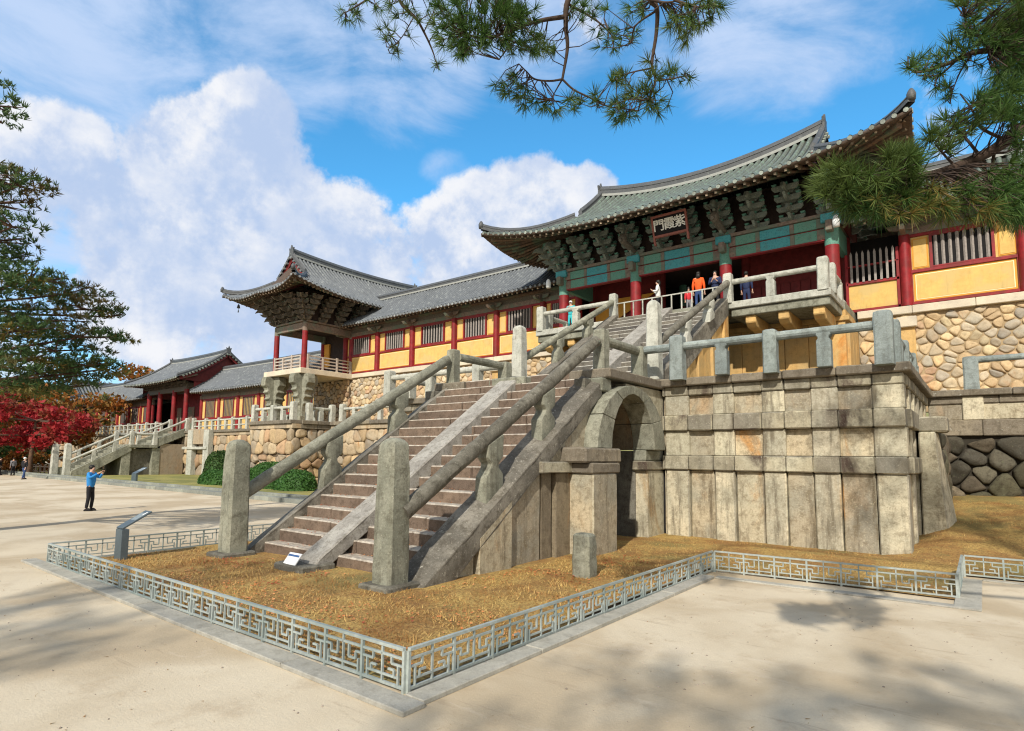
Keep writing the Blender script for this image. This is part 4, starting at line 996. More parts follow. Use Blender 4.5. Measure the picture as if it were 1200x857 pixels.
terrace('projecting stone terrace under the bell pavilion, orange blocks over round boulders',-40.2,-35.0,21.7,seed=41,size=.45,x_east=-35.0,y_back=24.7)
terrace('long stone terrace wall below the far gallery and the far gate',-104,-40.2,27.2,seed=51,size=.7)
mb=MB(); mb.box(-36,-19.3,24.9,29,4.0,LZ-.02); mb.box(-40.2,-35.2,22,29,4.0,LZ-.021); mb.box(-104,-40.2,27.6,31,4.0,LZ-.022); tag(mb.build('ground',M['dirt']),kind='structure')
trg='stone railings along the terraces'
railing('white stone railing round the front of the terrace under the bell pavilion',[(-40.0,21.85),(-35.2,21.85)],LZ,M['granite_pale'],1.2,h=1.1,rh=.85,rr=.1,group=trg)
railing('white stone railing on the east side of the terrace under the bell pavilion',[(-35.2,23.0),(-35.2,24.8)],LZ,M['granite_pale'],1.0,h=1.1,rh=.85,rr=.1,group=trg)
railing('white stone railing along the terrace behind the left handrail',[(-34.0,24.8),(-19.6,24.8)],LZ,M['granite_pale'],1.3,h=1.1,rh=.85,rr=.1,group=trg)
railing('white stone railing along the far terrace, right of the far stairs',[(-61.0,27.1),(-40.6,27.1)],LZ,M['granite_pale'],1.25,h=1.15,rh=.9,rr=.08,pw=.3,group=trg,extra_low=True)
railing('white stone railing along the far terrace, left of the far stairs',[(-100,27.1),(-68.5,27.1)],LZ,M['granite_pale'],1.25,h=1.15,rh=.9,rr=.08,pw=.3,group=trg,extra_low=True)

# ================================================================== gate building (centre)
G=empty('gate_building',(-11,30,GZ),'large gate hall with mossy green roof, green beams and red columns above the stairs','gate')
gx=[-17.6,-13.3,-8.8,-4.44]; gy0,gy1=27.0,33.2
mb=MB(); mb.box(-17.9,-4.0,26.6,34,LZ-.1,GZ-.31); mb.build('podium_core',M['warm'],G)
rnd=random.Random(9); x=-17.9
while x<-4.02:
    w_=min(rnd.uniform(.7,1.0),-4.0-x); 
    if -4.0-(x+w_)<.3: w_=-4.0-x
    mb=MB(); mb.box(x+.008,x+w_-.008,26.45,26.7,LZ,7.7); mb.build('podium_slab',M['warm'],G,bev=.02,rough=.006,cuts=.5); x+=w_
y=26.75
while y<28.9:
    mb=MB(); mb.box(-4.1,-3.9,y+.01,y+.72,LZ,7.7); mb.build('podium_slab',M['warm'],G,bev=.02); y+=.74
mb=MB(); mb.box(-18.0,-3.85,26.35,28.9,7.7,7.9); mb.build('podium_cornice',M['warm'],G,bev=.02)
mb=MB(); mb.box(-17.9,-4.0,26.6,34.2,GZ-.32,GZ-.01); mb.build('floor_slab',M['granite'],G)
# cantilevered deck in front
for (a,b) in ((-17.35,-13.2),(-7.75,-4.05)):
    mb=MB(); mb.box(a,b,24.0,27.1,8.22,GZ+.0); mb.build('deck_slab',M['granite_pale'],G,bev=.025,rough=.008,cuts=.45)
    mb=MB(); mb.box(a+.06,b-.06,24.12,27.0,7.9,8.2); mb.build('deck_slab',M['granite'],G,bev=.025,rough=.008,cuts=.45)
    n_=3
    for i in range(n_):
        x=a+(b-a)*(i+.5)/n_+(.15 if a>-10 else -.15); mb=MB(); mb.prism([(24.25,7.9),(24.25,7.62),(24.5,7.45),(26.4,7.3),(26.4,7.9)],(x-.2,0,0),(0,1,0),(0,0,1),(.4,0,0)); mb.build('deck_bracket',M['warm'],G,bev=.03)
mb=MB(); mb.box(-13.2,-7.75,23.9,27.1,8.2,GZ); mb.build('deck_slab',M['granite'],G,bev=.02)
mb=MB(); mb.box(-19.2,-17.3,26.4,26.9,8.02,8.16); mb.build('timber_beam',M['rafter'],G)
for x in gx:
    column(G,x,gy0,GZ,12.5,.27,M['red'],M['green'],11.0)
    column(G,x,gy1,GZ,12.5,.25,M['red'],M['green'],11.0)
    column(G,x,30.1,GZ,12.3,.22,M['maroon'])
    mb=MB(); mb.rings((x,gy0,GZ),[(0,.42,.42),(.08,.42,.42),(.18,.34,.34)],3,14); mb.build('column_base',M['granite_pale'],G)
# painted lintels, three pieces of colour per bay
def lintel(x0,x1,y):
    w_=x1-x0; e=[x0,x0+.08*w_,x0+.30*w_,x0+.345*w_,x0+.655*w_,x0+.70*w_,x0+.92*w_,x1]; c=[3,0,3,1,3,0,3]
    for nm,za,zb,o in (('lower_lintel',11.3,11.74,0),('upper_lintel',11.79,12.2,.05)):
        mb=MB()
        for i,k in enumerate(c):
            mb.box(e[i],e[i+1],y-.14-o-(.012 if k==3 else 0),y+.14,za,zb,k)
        mb.build(nm,[M['green'],M['teal'],M['red'],M['lintelbrown']],G,bev=.01)
    mb=MB(); mb.box(x0,x1,y-.10,y+.10,11.74,11.79); mb.box(x0,x1,y-.13,y+.13,11.24,11.3); mb.build('red_fillet',M['red'],G)
for a,b in zip(gx[:-1],gx[1:]): lintel(a+.2,b-.2,gy0); 
for y0,y1 in ((gy0,30.1),(30.1,gy1)):
    for x in (gx[0],gx[-1]):
        mb=MB(); mb.box(x-.12,x+.12,y0+.2,y1-.2,11.3,12.2); mb.build('side_lintel',M['green'],G)
for x in gx:   # painted caps on the column heads
    mb=MB(); mb.box(x-.34,x+.34,gy0-.36,gy0+.2,11.95,12.32); mb.box(x-.13,x+.13,gy0-.6,gy0-.2,11.5,11.95,1); mb.build('column_cap',[M['teal'],M['lintelbrown']],G,bev=.03)
mb=MB(); mb.box(gx[0]-.3,gx[-1]+.3,gy0-.28,gy0+.28,12.22,12.36); mb.box(gx[-1]-.28,gx[-1]+.28,gy0,gy1,12.22,12.36); mb.box(gx[0]-.28,gx[0]+.28,gy0,gy1,12.22,12.36); mb.build('bracket_plate',M['lintelbrown'],G)
bp=bracket_proto('b',4,.36,1.05,None,None,.26)
bx=[]
for i in range(3):
    for k in range(3): bx.append(gx[i]+(gx[i+1]-gx[i])*k/3)
bx.append(gx[3])
pl=[(x,gy0-.1,12.36,0) for x in bx]+[(gx[3]+.1,gy0+(gy1-gy0)*k/4,12.36,PI/2) for k in range(5)]+[(gx[0]-.1,gy0+(gy1-gy0)*k/4,12.36,-PI/2) for k in range(5)]+[(gx[3]+.05,gy0-.05,12.36,PI/4),(gx[0]-.05,gy0-.05,12.36,-PI/4)]
set_brackets(G,pl,bp,[M['bracket'],M['green']])
# little dragon heads that look out over two of the columns
for x in (gx[1],gx[2]):
    mb=MB(); y=gy0-1.35; mb.rings((x,y,12.62),[(0,.1,.12),(.12,.17,.24),(.28,.2,.22),(.42,.13,.13),(.5,.06,.06)],2.5,12)
    mb.tube([(x,gy0,12.5),(x,y+.1,12.75)],[.16,.15],10)
    for s_ in (-1,1): mb.tube([(x+.1*s_,y,13.0),(x+.2*s_,y-.02,13.25),(x+.34*s_,y+.02,13.45)],[.035,.028,.012],6)
    mb.tube([(x,y-.2,12.75),(x,y-.32,12.72)],[.1,.08],8)
    mb.build('carved_dragon_head',M['bracket_far'],G)
mb=MB(); 
mb.box(gx[0],gx[-1],gy0+.1,gy0+.25,12.3,14.2); mb.box(gx[-1]-.2,gx[-1]-.05,gy0+.2,gy1,12.3,14.2); mb.box(gx[0]+.05,gx[0]+.2,gy0+.2,gy1,12.3,14.2); mb.box(gx[0],gx[-1],gy1,gy1+.15,11.2,14.2); mb.build('upper_wall',M['inside'],G)
mb=MB(); mb.box(gx[0],gx[-1],gy0+.2,gy1,12.28,12.34); mb.build('ceiling',M['inside'],G)
for a_,b_ in ((gx[0]+.2,gx[1]-.2),(gx[2]+.2,gx[3]-.2)):
    mb=MB(); mb.box(a_,b_,30.05,30.15,GZ,12.2); mb.build('inner_wall',M['maroon'],G)
for i in range(9):
    x=gx[2]+.3+i*.44; mb=MB(); mb.box(x,x+.4,30.0,30.045,GZ+.1,10.6); mb.build('door_board',M['maroon'],G,bev=.01)
mb=MB(); mb.box(gx[0]+.2,gx[-1]-.2,33.1,33.2,GZ,12.3); mb.build('added_dark_wall',M['black'],G)  # black wall added to stand in for the darkness inside the open gate
mb=MB(); mb.prism([(gx[0]+.3,11.2),(gx[1]-.3,11.2),(gx[0]+.3,9.3)],(0,29.9,0),(1,0,0),(0,0,1),(0,.06,0)); mb.build('painted_brace_board',M['yellow_dark'],G)
roof(G,-11.05,30.1,9.62,6.25,5.95,13.32,16.85,.95,.75,M['tile_green'],M['tile_end'],rib=.335,rows=14,wa=6.6,wb=3.1,curve=.24,ridge_h=.44)
# signboard
sgn=empty('sign_board',(-11.0,25.3,13.2),'dark signboard with three pale characters under the gate eaves','sign')
sx0,sx1=-11.62,-9.92; 
def tilted(y,z): return y
def tb(mb,x0,x1,d0,d1,z0,z1,mi=0):
    ang=.28; 
    def q(x,d,z): zz=z-12.35; return (x,25.55-d-zz*sin(ang),12.35+zz*cos(ang)-d*sin(ang)*.0)
    mb.hexa([q(x0,d1,z0),q(x1,d1,z0),q(x1,d0,z0),q(x0,d0,z0),q(x0,d1,z1),q(x1,d1,z1),q(x1,d0,z1),q(x0,d0,z1)],mi)
mb=MB(); tb(mb,sx0+.08,sx1-.08,0,.06,12.53,13.35); mb.build('panel',M['black'],sgn)
mb=MB(); tb(mb,sx0,sx1,-.02,.11,13.33,13.43); tb(mb,sx0,sx1,-.02,.11,12.43,12.53); tb(mb,sx0-.0,sx0+.09,-.02,.10,12.1,13.4); tb(mb,sx1-.09,sx1,-.02,.10,12.1,13.4); mb.build('frame',plain('sign_frame_red',(.26,.09,.07),.6,.2),sgn,bev=.01)
M['sign_white']=plain('sign_white',(.82,.82,.76),.6,.05)
for i,chs in enumerate('\u9580\u971e\u7d2b'):
    try:
        cu=bpy.data.curves.new('t','FONT'); cu.body=chs; cu.size=.56; cu.align_x='CENTER'; cu.align_y='CENTER'; cu.extrude=.012; cu.offset=.007; cu.resolution_u=3
        tmp=bpy.data.objects.new('t',cu); COL.objects.link(tmp); bpy.context.view_layer.update()
        me=bpy.data.meshes.new_from_object(tmp.evaluated_get(bpy.context.evaluated_depsgraph_get())); bpy.data.objects.remove(tmp); me.name='character'
        me.materials.clear(); me.materials.append(M['sign_white'])
        o=bpy.data.objects.new('character',me); COL.objects.link(o); o.parent=sgn; CH.setdefault(sgn,[]).append(o)
        o.location=Vector((sx0+.34+.51*i,25.55-.075-.59*sin(.28),12.35+.59*cos(.28)))-Vector(sgn.location); o.rotation_euler=(PI/2+.28,0,0)
    except Exception as e: print('text failed',e)
for nm,x,y,z,label in (('loudspeaker',-4.15,26.35,11.55,'small white loudspeaker under the right corner of the gate eaves'),('loudspeaker',-18.3,26.5,11.45,'small white loudspeaker under the left corner of the gate eaves')):
    mb=MB(); mb.rings((x,y,z),[(0,.12,.12),(.25,.14,.14),(.42,.1,.1),(.5,.04,.04)],2.4,12); tag(mb.build(nm,M['white']),label,'loudspeaker')
# deck railings
dg='stone railings of the gate deck'
railing('pale stone railing on the right half of the gate deck, square beige corner post',[(-8.0,24.15),(-4.3,24.15)],GZ,M['granite_pale'],1.85,h=1.12,rh=.84,rr=.11,group=dg,ends=(0,1))
railing('short stone railing on the right return of the gate deck',[(-4.2,24.9),(-4.2,26.6)],GZ,M['granite_pale'],1.3,h=1.05,rh=.84,rr=.11,group=dg)
railing('pale stone railing on the left half of the gate deck',[(-17.1,24.15),(-13.0,24.15)],GZ,M['granite_pale'],1.9,h=1.12,rh=.84,rr=.11,group=dg,ends=(1,0))
railing('short stone railing on the left return of the gate deck',[(-17.2,24.9),(-17.2,26.6)],GZ,M['granite_pale'],1.3,h=1.05,rh=.84,rr=.11,group=dg)
t=empty('metal_barrier',(-10.5,24.1,GZ),'thin pale metal barrier closing the head of the upper stairs','barrier')
mb=MB(); mb.obox((-13.1,24.1,GZ+.72),(-7.9,24.1,GZ+.72),.05,.05); mb.build('top_rail',M['granite_pale'],t)
for i in range(12):
    x=-12.9+i*.45; mb=MB(); mb.obox((x,24.1,GZ),(x,24.1,GZ+.7),.05,.05,0,(0,1,0)); mb.build('upright',M['granite_pale'],t)
# picket screen between gate and right gallery
t=empty('picket_screen',(-3.4,FY,GZ),'red framed picket screen with pointed grey slats and an ochre panel, right of the gate','screen')
mb=MB(); mb.box(-4.2,-2.35,FY+.02,FY+.08,GZ+.1,GZ+1.25); mb.build('ochre_panel',M['yellow'],t)
mb=MB(); 
for z in (GZ+.02,GZ+1.2,GZ+2.0): mb.box(-4.25,-2.3,FY-.05,FY+.1,z,z+(.12 if z<GZ+1.9 else .06))
for x in (-4.3,-2.42): mb.box(x,x+.11,FY-.05,FY+.1,GZ,GZ+2.6)
mb.build('frame',M['red'],t,bev=.01)
for i in range(8):
    x=-4.05+i*.22; mb=MB(); mb.prism([(-.045,0),(.045,0),(.045,1.25),(0,1.38),(-.045,1.25)],(x,FY-.08,GZ+1.3),(1,0,0),(0,0,1),(0,.03,0)); mb.build('picket',M['bars'],t)
mb=MB(); mb.box(-4.4,-2.2,FY+1.2,FY+1.3,GZ,12); mb.build('dark_backing',M['black'],t)
# ================================================================== galleries
corridor('long left gallery with ochre panels and barred windows, between gate and bell pavilion','gallery',[-39.7,-35.75,-31.9,-27.75,-24.05,-20.4,-17.9],FY,GZ,11.5,12.1,14.75,3.35,4.2,-40.6,-17.6,M['tile_blue'],M['tile_end_dark'])
corridor('right gallery with large barred window and ochre panels above the boulder wall','gallery',[-2.1,1.65,5.4,9.1],FY,GZ,11.5,12.05,14.75,3.35,4.2,-4.6,9.6,M['tile_green'],M['tile_end'])
corridor('far lower gallery with grey roof, left of the bell pavilion','gallery',[-66,-62.1,-58.2,-54.3,-50.4,-46.5,-43],30,LZ,8.0,8.62,11.4,3.4,4.6,-66.5,-41.5,M['tile_blue'],M['tile_end_dark'],near=False,rib=.42,rows=6)
corridor('farthest gallery at the left end of the compound','gallery',[-101,-97,-93.2,-89.4,-85.7,-82,-78.6],30,LZ,8.0,8.7,11.6,3.4,4.6,-103,-79,M['tile_blue'],M['tile_end_dark'],near=False,rib=.42,rows=6)
# end pavilion roof of the farthest gallery
t=empty('gallery_building',(-103,31,LZ),'cross wing with its own hipped roof closing the far left end of the gallery','gallery')
for x in (-107,-103.4,-99.8):
    column(t,x,28.6,LZ,8.6,.22,M['red'])
for p,q in ((-107,-103.4),(-103.4,-99.8)): wall_bay(t,p+.2,q-.2,28.6,LZ+.05,8.0,(p+1.2,q-1.2),False)
mb=MB(); mb.box(-107.2,-99.6,28.7,35,LZ,8.7); mb.build('wall',M['inside'],t)
roof(t,-103.4,32,5.6,5.4,3.4,8.9,12.0,.7,.25,M['tile_blue'],M['tile_end_dark'],axis='y',rib=.45,rows=6,wa=3.6,wb=3.7)
# far gate with gabled roof
FG=empty('gate_building',(-73,30,LZ),'smaller far gate with a raised gabled roof and maroon gable boards','gate')
for x in (-77.6,-74.6,-70.9,-67.9):
    column(FG,x,29.2,LZ,9.2,.25,M['red']); column(FG,x,35.6,LZ,9.2,.25,M['red'])
mb=MB(); mb.box(-77.8,-67.7,29.05,29.35,9.0,9.5); mb.build('lintel',M['bracket_far'],FG)
mb=MB(); mb.box(-77.4,-68,31.8,31.9,LZ,9.3); mb.build('inner_wall',M['maroon'],FG)
mb=MB(); mb.box(-76,-74.9,31.72,31.79,LZ+.1,7.6); mb.build('door_leaf',M['lintelbrown'],FG); mb=MB(); mb.box(-73.8,-71.6,31.72,31.79,LZ+.1,7.6); mb.build('door_leaf',M['lintelbrown'],FG)
mb=MB(); mb.box(-77.9,-67.6,29.2,35.8,9.4,9.9); mb.build('ceiling',M['bracket_far'],FG)
mb=MB(); mb.box(-66.6,-66.5,29.3,36,8.9,10.8); mb.box(-80,-79.9,29.3,36,8.9,10.8); mb.build('gable_base_wall',M['maroon'],FG)
bp2=bracket_proto('b',2,.34,.9,None,None,.22)
set_brackets(FG,[(x,29.1,9.5,0) for x in (-77.6,-76.1,-74.6,-72.75,-70.9,-69.4,-67.9)],bp2,[M['bracket_far'],M['bracket_far']])
roof(FG,-73.2,32.6,7.2,5.3,7.18,9.95,13.3,.25,0,M['tile_blue'],M['tile_end'],hip=False,rib=.42,rows=8,wa=7,wb=3.4,curve=.25,ridge_h=.4)

# ================================================================== bell pavilion
B=empty('pavilion',(-40.95,27,GZ),'projecting bell pavilion with upswept grey roof and slim red columns on stone piers','pavilion')
pxs=(-42.85,-39.05)
for x in pxs:
    for y in (24.9,29.1,33.5): column(B,x,y,GZ,12.0,.2,M['red'],M['lintelbrown'],11.35)
mb=MB(); mb.box(-43.5,-38.5,24.3,34,8.1,GZ); mb.build('floor_slab',M['beamstone'],B,bev=.03)
mb=MB(); mb.box(-43.3,-38.7,29.2,29.3,GZ,12.1); mb.build('rear_wall',M['inside'],B)
mb=MB(); mb.box(-43.1,-42.0,29.05,29.19,GZ+.9,11.3); mb.build('ochre_panel',M['yellow_dark'],B)
for a,b in (((-42.85,24.9),(-39.05,24.9)),((-39.05,24.9),(-39.05,29.1)),((-42.85,24.9),(-42.85,29.1)),((-39.05,29.1),(-39.05,33.5))):
    A=Vector((a[0],a[1],11.75));Bv=Vector((b[0],b[1],11.75)); mb=MB(); mb.obox(A,Bv,.24,.5); mb.obox(A+Vector((0,0,.35)),Bv+Vector((0,0,.35)),.5,.12); mb.build('lintel',M['lintelbrown'],B,bev=.01)
# low timber rail around the floor
def low_rail(a,b):
    a=Vector((a[0],a[1],GZ));b=Vector((b[0],b[1],GZ)); 
    for z in (.25,.5,.75,1.0):
        mb=MB(); mb.obox(a+Vector((0,0,z)),b+Vector((0,0,z)),.07,.09); mb.build('rail_bar',M['bars2'],B)
    L=(b-a).length; n_=max(2,int(L/1.1))
    for i in range(n_+1):
        p=a.lerp(b,i/n_); mb=MB(); mb.box(p.x-.07,p.x+.07,p.y-.07,p.y+.07,GZ,GZ+1.12 if i%2==0 else GZ+1.0); mb.build('rail_post',M['bars2'],B)
M['bars2']=plain('pale_worn_timber',(.42,.36,.31),.8,.2,8)
low_rail((-42.7,24.75),(-39.2,24.75)); low_rail((-38.85,25.1),(-38.85,28.9)); low_rail((-43.05,25.1),(-43.05,28.9))
bp3=bracket_proto('b',5,.34,.8,None,None,.27)
pl=[(x,24.8,12.15,0) for x in (-42.85,-41.6,-40.3,-39.05)]+[(-38.95,y,12.15,PI/2) for y in (24.9,26.3,27.7,29.1,30.5,31.9,33.4)]+[(-42.95,y,12.15,-PI/2) for y in (24.9,26.3,27.7,29.1,30.5,31.9)]+[(-39.0,24.85,12.15,PI/4),(-42.9,24.85,12.15,-PI/4)]
set_brackets(B,pl,bp3,[M['bracket_far'],M['lintelbrown']])
mb=MB(); mb.box(-42.9,-42.75,24.95,33.5,12.1,14.2); mb.box(-39.15,-39.0,24.95,33.5,12.1,14.2); mb.box(-42.8,-39.1,24.9,25.05,12.1,14.2); mb.build('upper_wall',M['inside'],B)
mb=MB(); mb.box(-42.9,-39.0,25,33.5,12.0,12.08); mb.build('ceiling',M['inside'],B)
roof(B,-40.95,31.0,9.0,4.75,6.3,13.65,17.15,.8,.25,M['tile_blue'],M['tile_end_dark'],axis='y',rib=.34,rows=10,wa=6.2,wb=1.95,curve=.3,ridge_h=.42)
# stepped stone piers that carry the pavilion
def pier(x,y,label_):
    s=[(w_*.86,z_) for w_,z_ in [(.42,0),(.42,.9),(.5,1.3),(.72,1.45),(.55,1.62),(.62,1.8),(.85,1.95),(.68,2.12),(.76,2.3),(1.0,2.45),(.85,2.62),(.95,2.8),(1.2,2.95),(1.2,3.3),(1.1,3.62)]]
    poly=[(w_,z) for w_,z in s]+[(-w_,z) for w_,z in reversed(s)]
    mb=MB(); mb.prism(poly,(x,y-.3,LZ),(1,0,0),(0,0,1),(0,.6,0)); mb.prism(poly,(x-.3,y,LZ+.002),(0,1,0),(0,0,1),(.6,0,0)); mb.box(x-.55,x+.55,y-.55,y+.55,LZ,LZ+.55)
    mb.build('stone_pier',M['granite'],B,bev=.03)
for x in pxs:
    for y in (24.95,): pier(x,y,'')
mb=MB(); mb.box(-43.4,-38.7,28.75,29.2,LZ,8.1); mb.build('rear_stone_wall',M['mortar'],B)
wall_stones(B,'rear_stone_face',-43.4,-38.7,LZ,8.1,28.72,.36,.1,M['block'],None,66)
wall_stones(B,'side_stone_face',28.72,29.3,LZ,8.1,-38.72,.36,.1,M['block'],None,67,axis='x')
t=None
mb=MB(); mb.rings((-45.2,22.9,13.55),[(0,.13,.13),(.05,.12,.12),(.22,.08,.08),(.3,.03,.03)],2,12); mb.tube([(-45.2,22.9,13.8),(-45.2,22.9,14.3)],.012,5); mb.obox((-45.2,22.9,13.55),(-45.2,22.9,13.35),.02,.02,0,(0,1,0)); mb.box(-45.28,-45.12,22.89,22.91,13.2,13.36)
tag(mb.build('wind_bell',M['tile_dark']),'tiny wind bell hanging from the left eave corner of the bell pavilion','bell')

# ================================================================== far stairs to the far gate
V=empty('stone_staircase',(-64.8,18,0),'distant two-stage stone stairs rising to the far gate','staircase')
zf=.2
stairs(V,-66.6,-63.2,18.2,22.2,zf,3.0,10,M['granite'],name='step')
for x0,x1 in ((-67.0,-66.55),(-63.25,-62.8)):
    mb=MB(); mb.prism([(17.7,0),(17.8,.6),(22.4,3.15),(22.4,2.4),(18.6,0)],(x0,0,0),(0,1,0),(0,0,1),(x1-x0,0,0)); mb.build('string_slab',M['granite'],V,bev=.02)
    mb=MB(); mb.prism([(24.2,2.6),(24.2,3.4),(27.2,4.75),(27.2,4.0)],(x0,0,0),(0,1,0),(0,0,1),(x1-x0,0,0)); mb.build('string_slab',M['granite'],V,bev=.02)
mb=MB(); mb.box(-67.2,-62.7,22.2,24.6,2.7,3.0); mb.build('landing_slab',M['granite'],V,bev=.03)
for y0_,y1_ in ((21.6,22.35),(24.2,24.9)):
    mb=MB(); mb.box(-67,-62.85,y0_,y1_,0,2.7); mb.build('landing_pier',M['granite'],V,bev=.02)
mb=MB(); mb.box(-66.8,-63.3,22.35,24.2,0,2.6); mb.build('passage_wall',M['granite_dark'],V)
mb=MB(); mb.box(-67,-62.9,24.9,27.1,0,3.1); mb.build('side_wall',M['block'],V)
stairs(V,-66.6,-63.2,24.5,27.0,3.0,LZ,6,M['granite'])
for x,lab in ((-62.95,'stone handrail on the near side of the distant stairs'),(-66.85,'stone handrail on the far side of the distant stairs')):
    t=empty('stone_handrail',(x,17.7,0),lab,'handrail','handrails of the distant stairs')
    newel(t,x+(-.35 if x>-64 else .1),17.55,0,3.0,.55,M['granite_pale'],rough=0); rail(t,(x,17.7,1.5),(x,22.4,4.0),.11,M['granite_pale'],rough=0)
    newel(t,x,22.4,2.9,1.4,.42,M['granite_pale'],'top_post',rough=0); rail(t,(x,22.4,4.0),(x,24.4,4.0),.11,M['granite_pale'],rough=0); newel(t,x,24.4,2.9,1.4,.42,M['granite_pale'],'top_post',rough=0); rail(t,(x,24.4,4.1),(x,27.2,5.5),.11,M['granite_pale'],rough=0); newel(t,x,27.3,LZ,1.3,.42,M['granite_pale'],'top_post',rough=0)
    for y in (19.4,21): baluster(t,x,y,.2+(y-17.8)*.55+.3,1.0,.3,M['granite_pale'],'y')
# pillars flanking the far stair head
t=empty('terrace_buttress',(-58.5,26.9,0),'pale stone pillars against the far terrace, right of the distant stairs','buttress')
for x in (-60.6,-57.3):
    mb=MB(); mb.box(x-.5,x+.5,26.6,27.1,0,LZ); mb.build('pillar',M['granite_pale'],t,bev=.03)
mb=MB(); mb.box(-62,-57,26.5,27.0,2.6,2.85); mb.build('tie_beam',M['granite_pale'],t,bev=.02)
mb=MB(); mb.box(-61,-57.4,26.7,27.15,3.1,LZ+.1); mb.build('panel',M['block'],t,bev=.02)
# ------------------------------------------------------------------ vegetation
rv=random.Random(77)
def rdir(up=0.):
    while True:
        v=Vector((rv.uniform(-1,1),rv.uniform(-1,1),rv.uniform(-1,1)))
        if .05<v.length<1: v.normalize(); v.z+=up; return v.normalized()
def tuft(mb,c,d,L,n_,w,spread=.75):
    c=Vector(c); 
    for _ in range(n_):
        v=(d+rdir()*spread).normalized(); s=v.cross(rdir()); 
        if s.length<.01: continue
        s=s.normalized()*w/2; l=L*rv.uniform(.7,1.1)
        k=len(mb.v); mb.v+=[tuple(c-s),tuple(c+s),tuple(c+v*l*.6+s*.8),tuple(c+v*l),tuple(c+v*l*.6-s*.8)]; mb.f.append([k,k+1,k+2,k+3,k+4]); mb.m.append(0); mb.sm.append(False)
def leaf(mb,c,s):
    a=rdir()*s; b=a.cross(rdir()); 
    if b.length<1e-4: return
    b=b.normalized()*s*.7; c=Vector(c); k=len(mb.v); mb.v+=[tuple(c-a),tuple(c-b),tuple(c+a),tuple(c+b)]; mb.f.append([k,k+1,k+2,k+3]); mb.m.append(0); mb.sm.append(False)
def catm(pts,k=5):
    pts=[Vector(p) for p in pts]; out=[]
    P_=[pts[0]*2-pts[1]]+pts+[pts[-1]*2-pts[-2]]
    for i in range(1,len(P_)-2):
        for j in range(k):
            t=j/k; a,b,c,d=P_[i-1:i+3]; out.append(.5*((2*b)+(c-a)*t+(2*a-5*b+4*c-d)*t*t+(3*b-a-3*c+d)*t**3))
    out.append(pts[-1]); return out
def limb(t,pts,r0,r1,mat,name='limb',n_=7,k=4):
    q=catm(pts,k); mb=MB(); mb.tube(q,[r0+(r1-r0)*i/(len(q)-1) for i in range(len(q))],n_); mb.build(name,mat,t); return q
# --- pine overhead (trunk stands right of the picture)
OP=empty('pine_tree',(6.2,4.6,0),'overhead pine whose needle sprays hang into the top and upper right of the picture','tree','large pines')
trunk=limb(OP,[(6.2,4.6,-.2),(6.0,4.7,2.5),(5.4,5.0,5),(4.9,5.2,7.5),(4.4,5.0,9.5),(4.2,5.1,12)],.34,.12,M['bark'],'trunk',12)
nd=MB(); ndb=MB(); tw=MB()
def branchpx(seq,r0,r1,start=None):
    pts=([start] if start is not None else [])+[at(*s) for s in seq]
    q=catm(pts,5); tw.tube(q,[r0+(r1-r0)*i/(len(q)-1) for i in range(len(q))],6); return q
B1=branchpx([(900,-230,8),(760,-120,7),(690,-30,6.6),(666,0,6.5),(663,30,6.4),(665,56,6.3),(659,93,6.2)],.045,.011,Vector((4.9,5.2,7.6)))
B1a=branchpx([(659,93,6.2),(645,95,6.1),(627,93,6.0),(617,84,5.9),(608,75,5.9)],.010,.005)
B1b=branchpx([(659,93,6.2),(672,105,6.2),(690,114,6.2),(713,125,6.1),(735,128,6.2),(748,130,6.2)],.010,.005)
B1c=branchpx([(659,93,6.2),(652,105,6.2),(645,118,6.3)],.008,.004)
B2=branchpx([(800,-90,6.4),(763,-10,6.0),(770,10,5.9),(769,40,5.9),(764,75,5.8),(768,95,5.8),(761,117,5.7)],.032,.006,B1[8])
B2a=branchpx([(763,0,5.9),(778,3,5.8),(790,2,5.7)],.012,.006); B2b=branchpx([(770,12,5.9),(745,30,6),(740,50,6.1)],.010,.004)
B2c=branchpx([(764,80,5.8),(740,85,5.9),(722,92,5.9)],.007,.004); B2d=branchpx([(768,95,5.8),(790,92,5.8),(808,88,5.8)],.007,.004)
B3=branchpx([(600,-70,6.8),(540,-30,6.6),(470,-5,6.5),(490,25,6.4),(505,55,6.3),(512,76,6.3)],.03,.004,B1[9])
B3a=branchpx([(540,-30,6.6),(470,-25,6.4),(430,0,6.4),(405,15,6.4)],.018,.004); B3b=branchpx([(485,20,6.4),(470,45,6.4),(455,58,6.4)],.006,.003)
B4=branchpx([(660,20,6.4),(630,25,6.2),(600,35,6.0),(570,45,5.9),(545,40,5.9)],.02,.007)
B4b=branchpx([(600,35,6.0),(595,55,6.0),(585,70,6.0)],.01,.005)
B5=branchpx([(666,5,6.5),(700,25,6.5),(720,45,6.6)],.012,.005); B5b=branchpx([(790,0,5.7),(815,8,5.6),(835,5,5.6)],.012,.004)
def spray(cu,cv,ru,rv_,dist,n_,L=.125,w=.0048,k=26,mb=None,br=None,dr=.5,dirn=None):
    mb=mb or nd
    for _ in range(n_):
        a=rv.uniform(0,2*PI); r=math.sqrt(rv.random()); c=at(cu+ru*r*cos(a),cv+rv_*r*sin(a),dist+rv.uniform(-dr,dr))
        d=rdir()
        if br:
            p=min(br,key=lambda q:(q-c).length); d=(c-p); 
            if d.length>.02:
                dd=d.normalized(); mid=p.lerp(c,.5)+rdir()*d.length*.12; tw.tube([p,mid,c],[.0055,.0045,.003],4,0,True,False)
                d=dd
            else: d=rdir()
        tuft(mb,c,(d+Vector((0,0,.15))).normalized(),L*rv.uniform(.8,1.15),int(k*1.3),w,rv.uniform(.6,1.1))
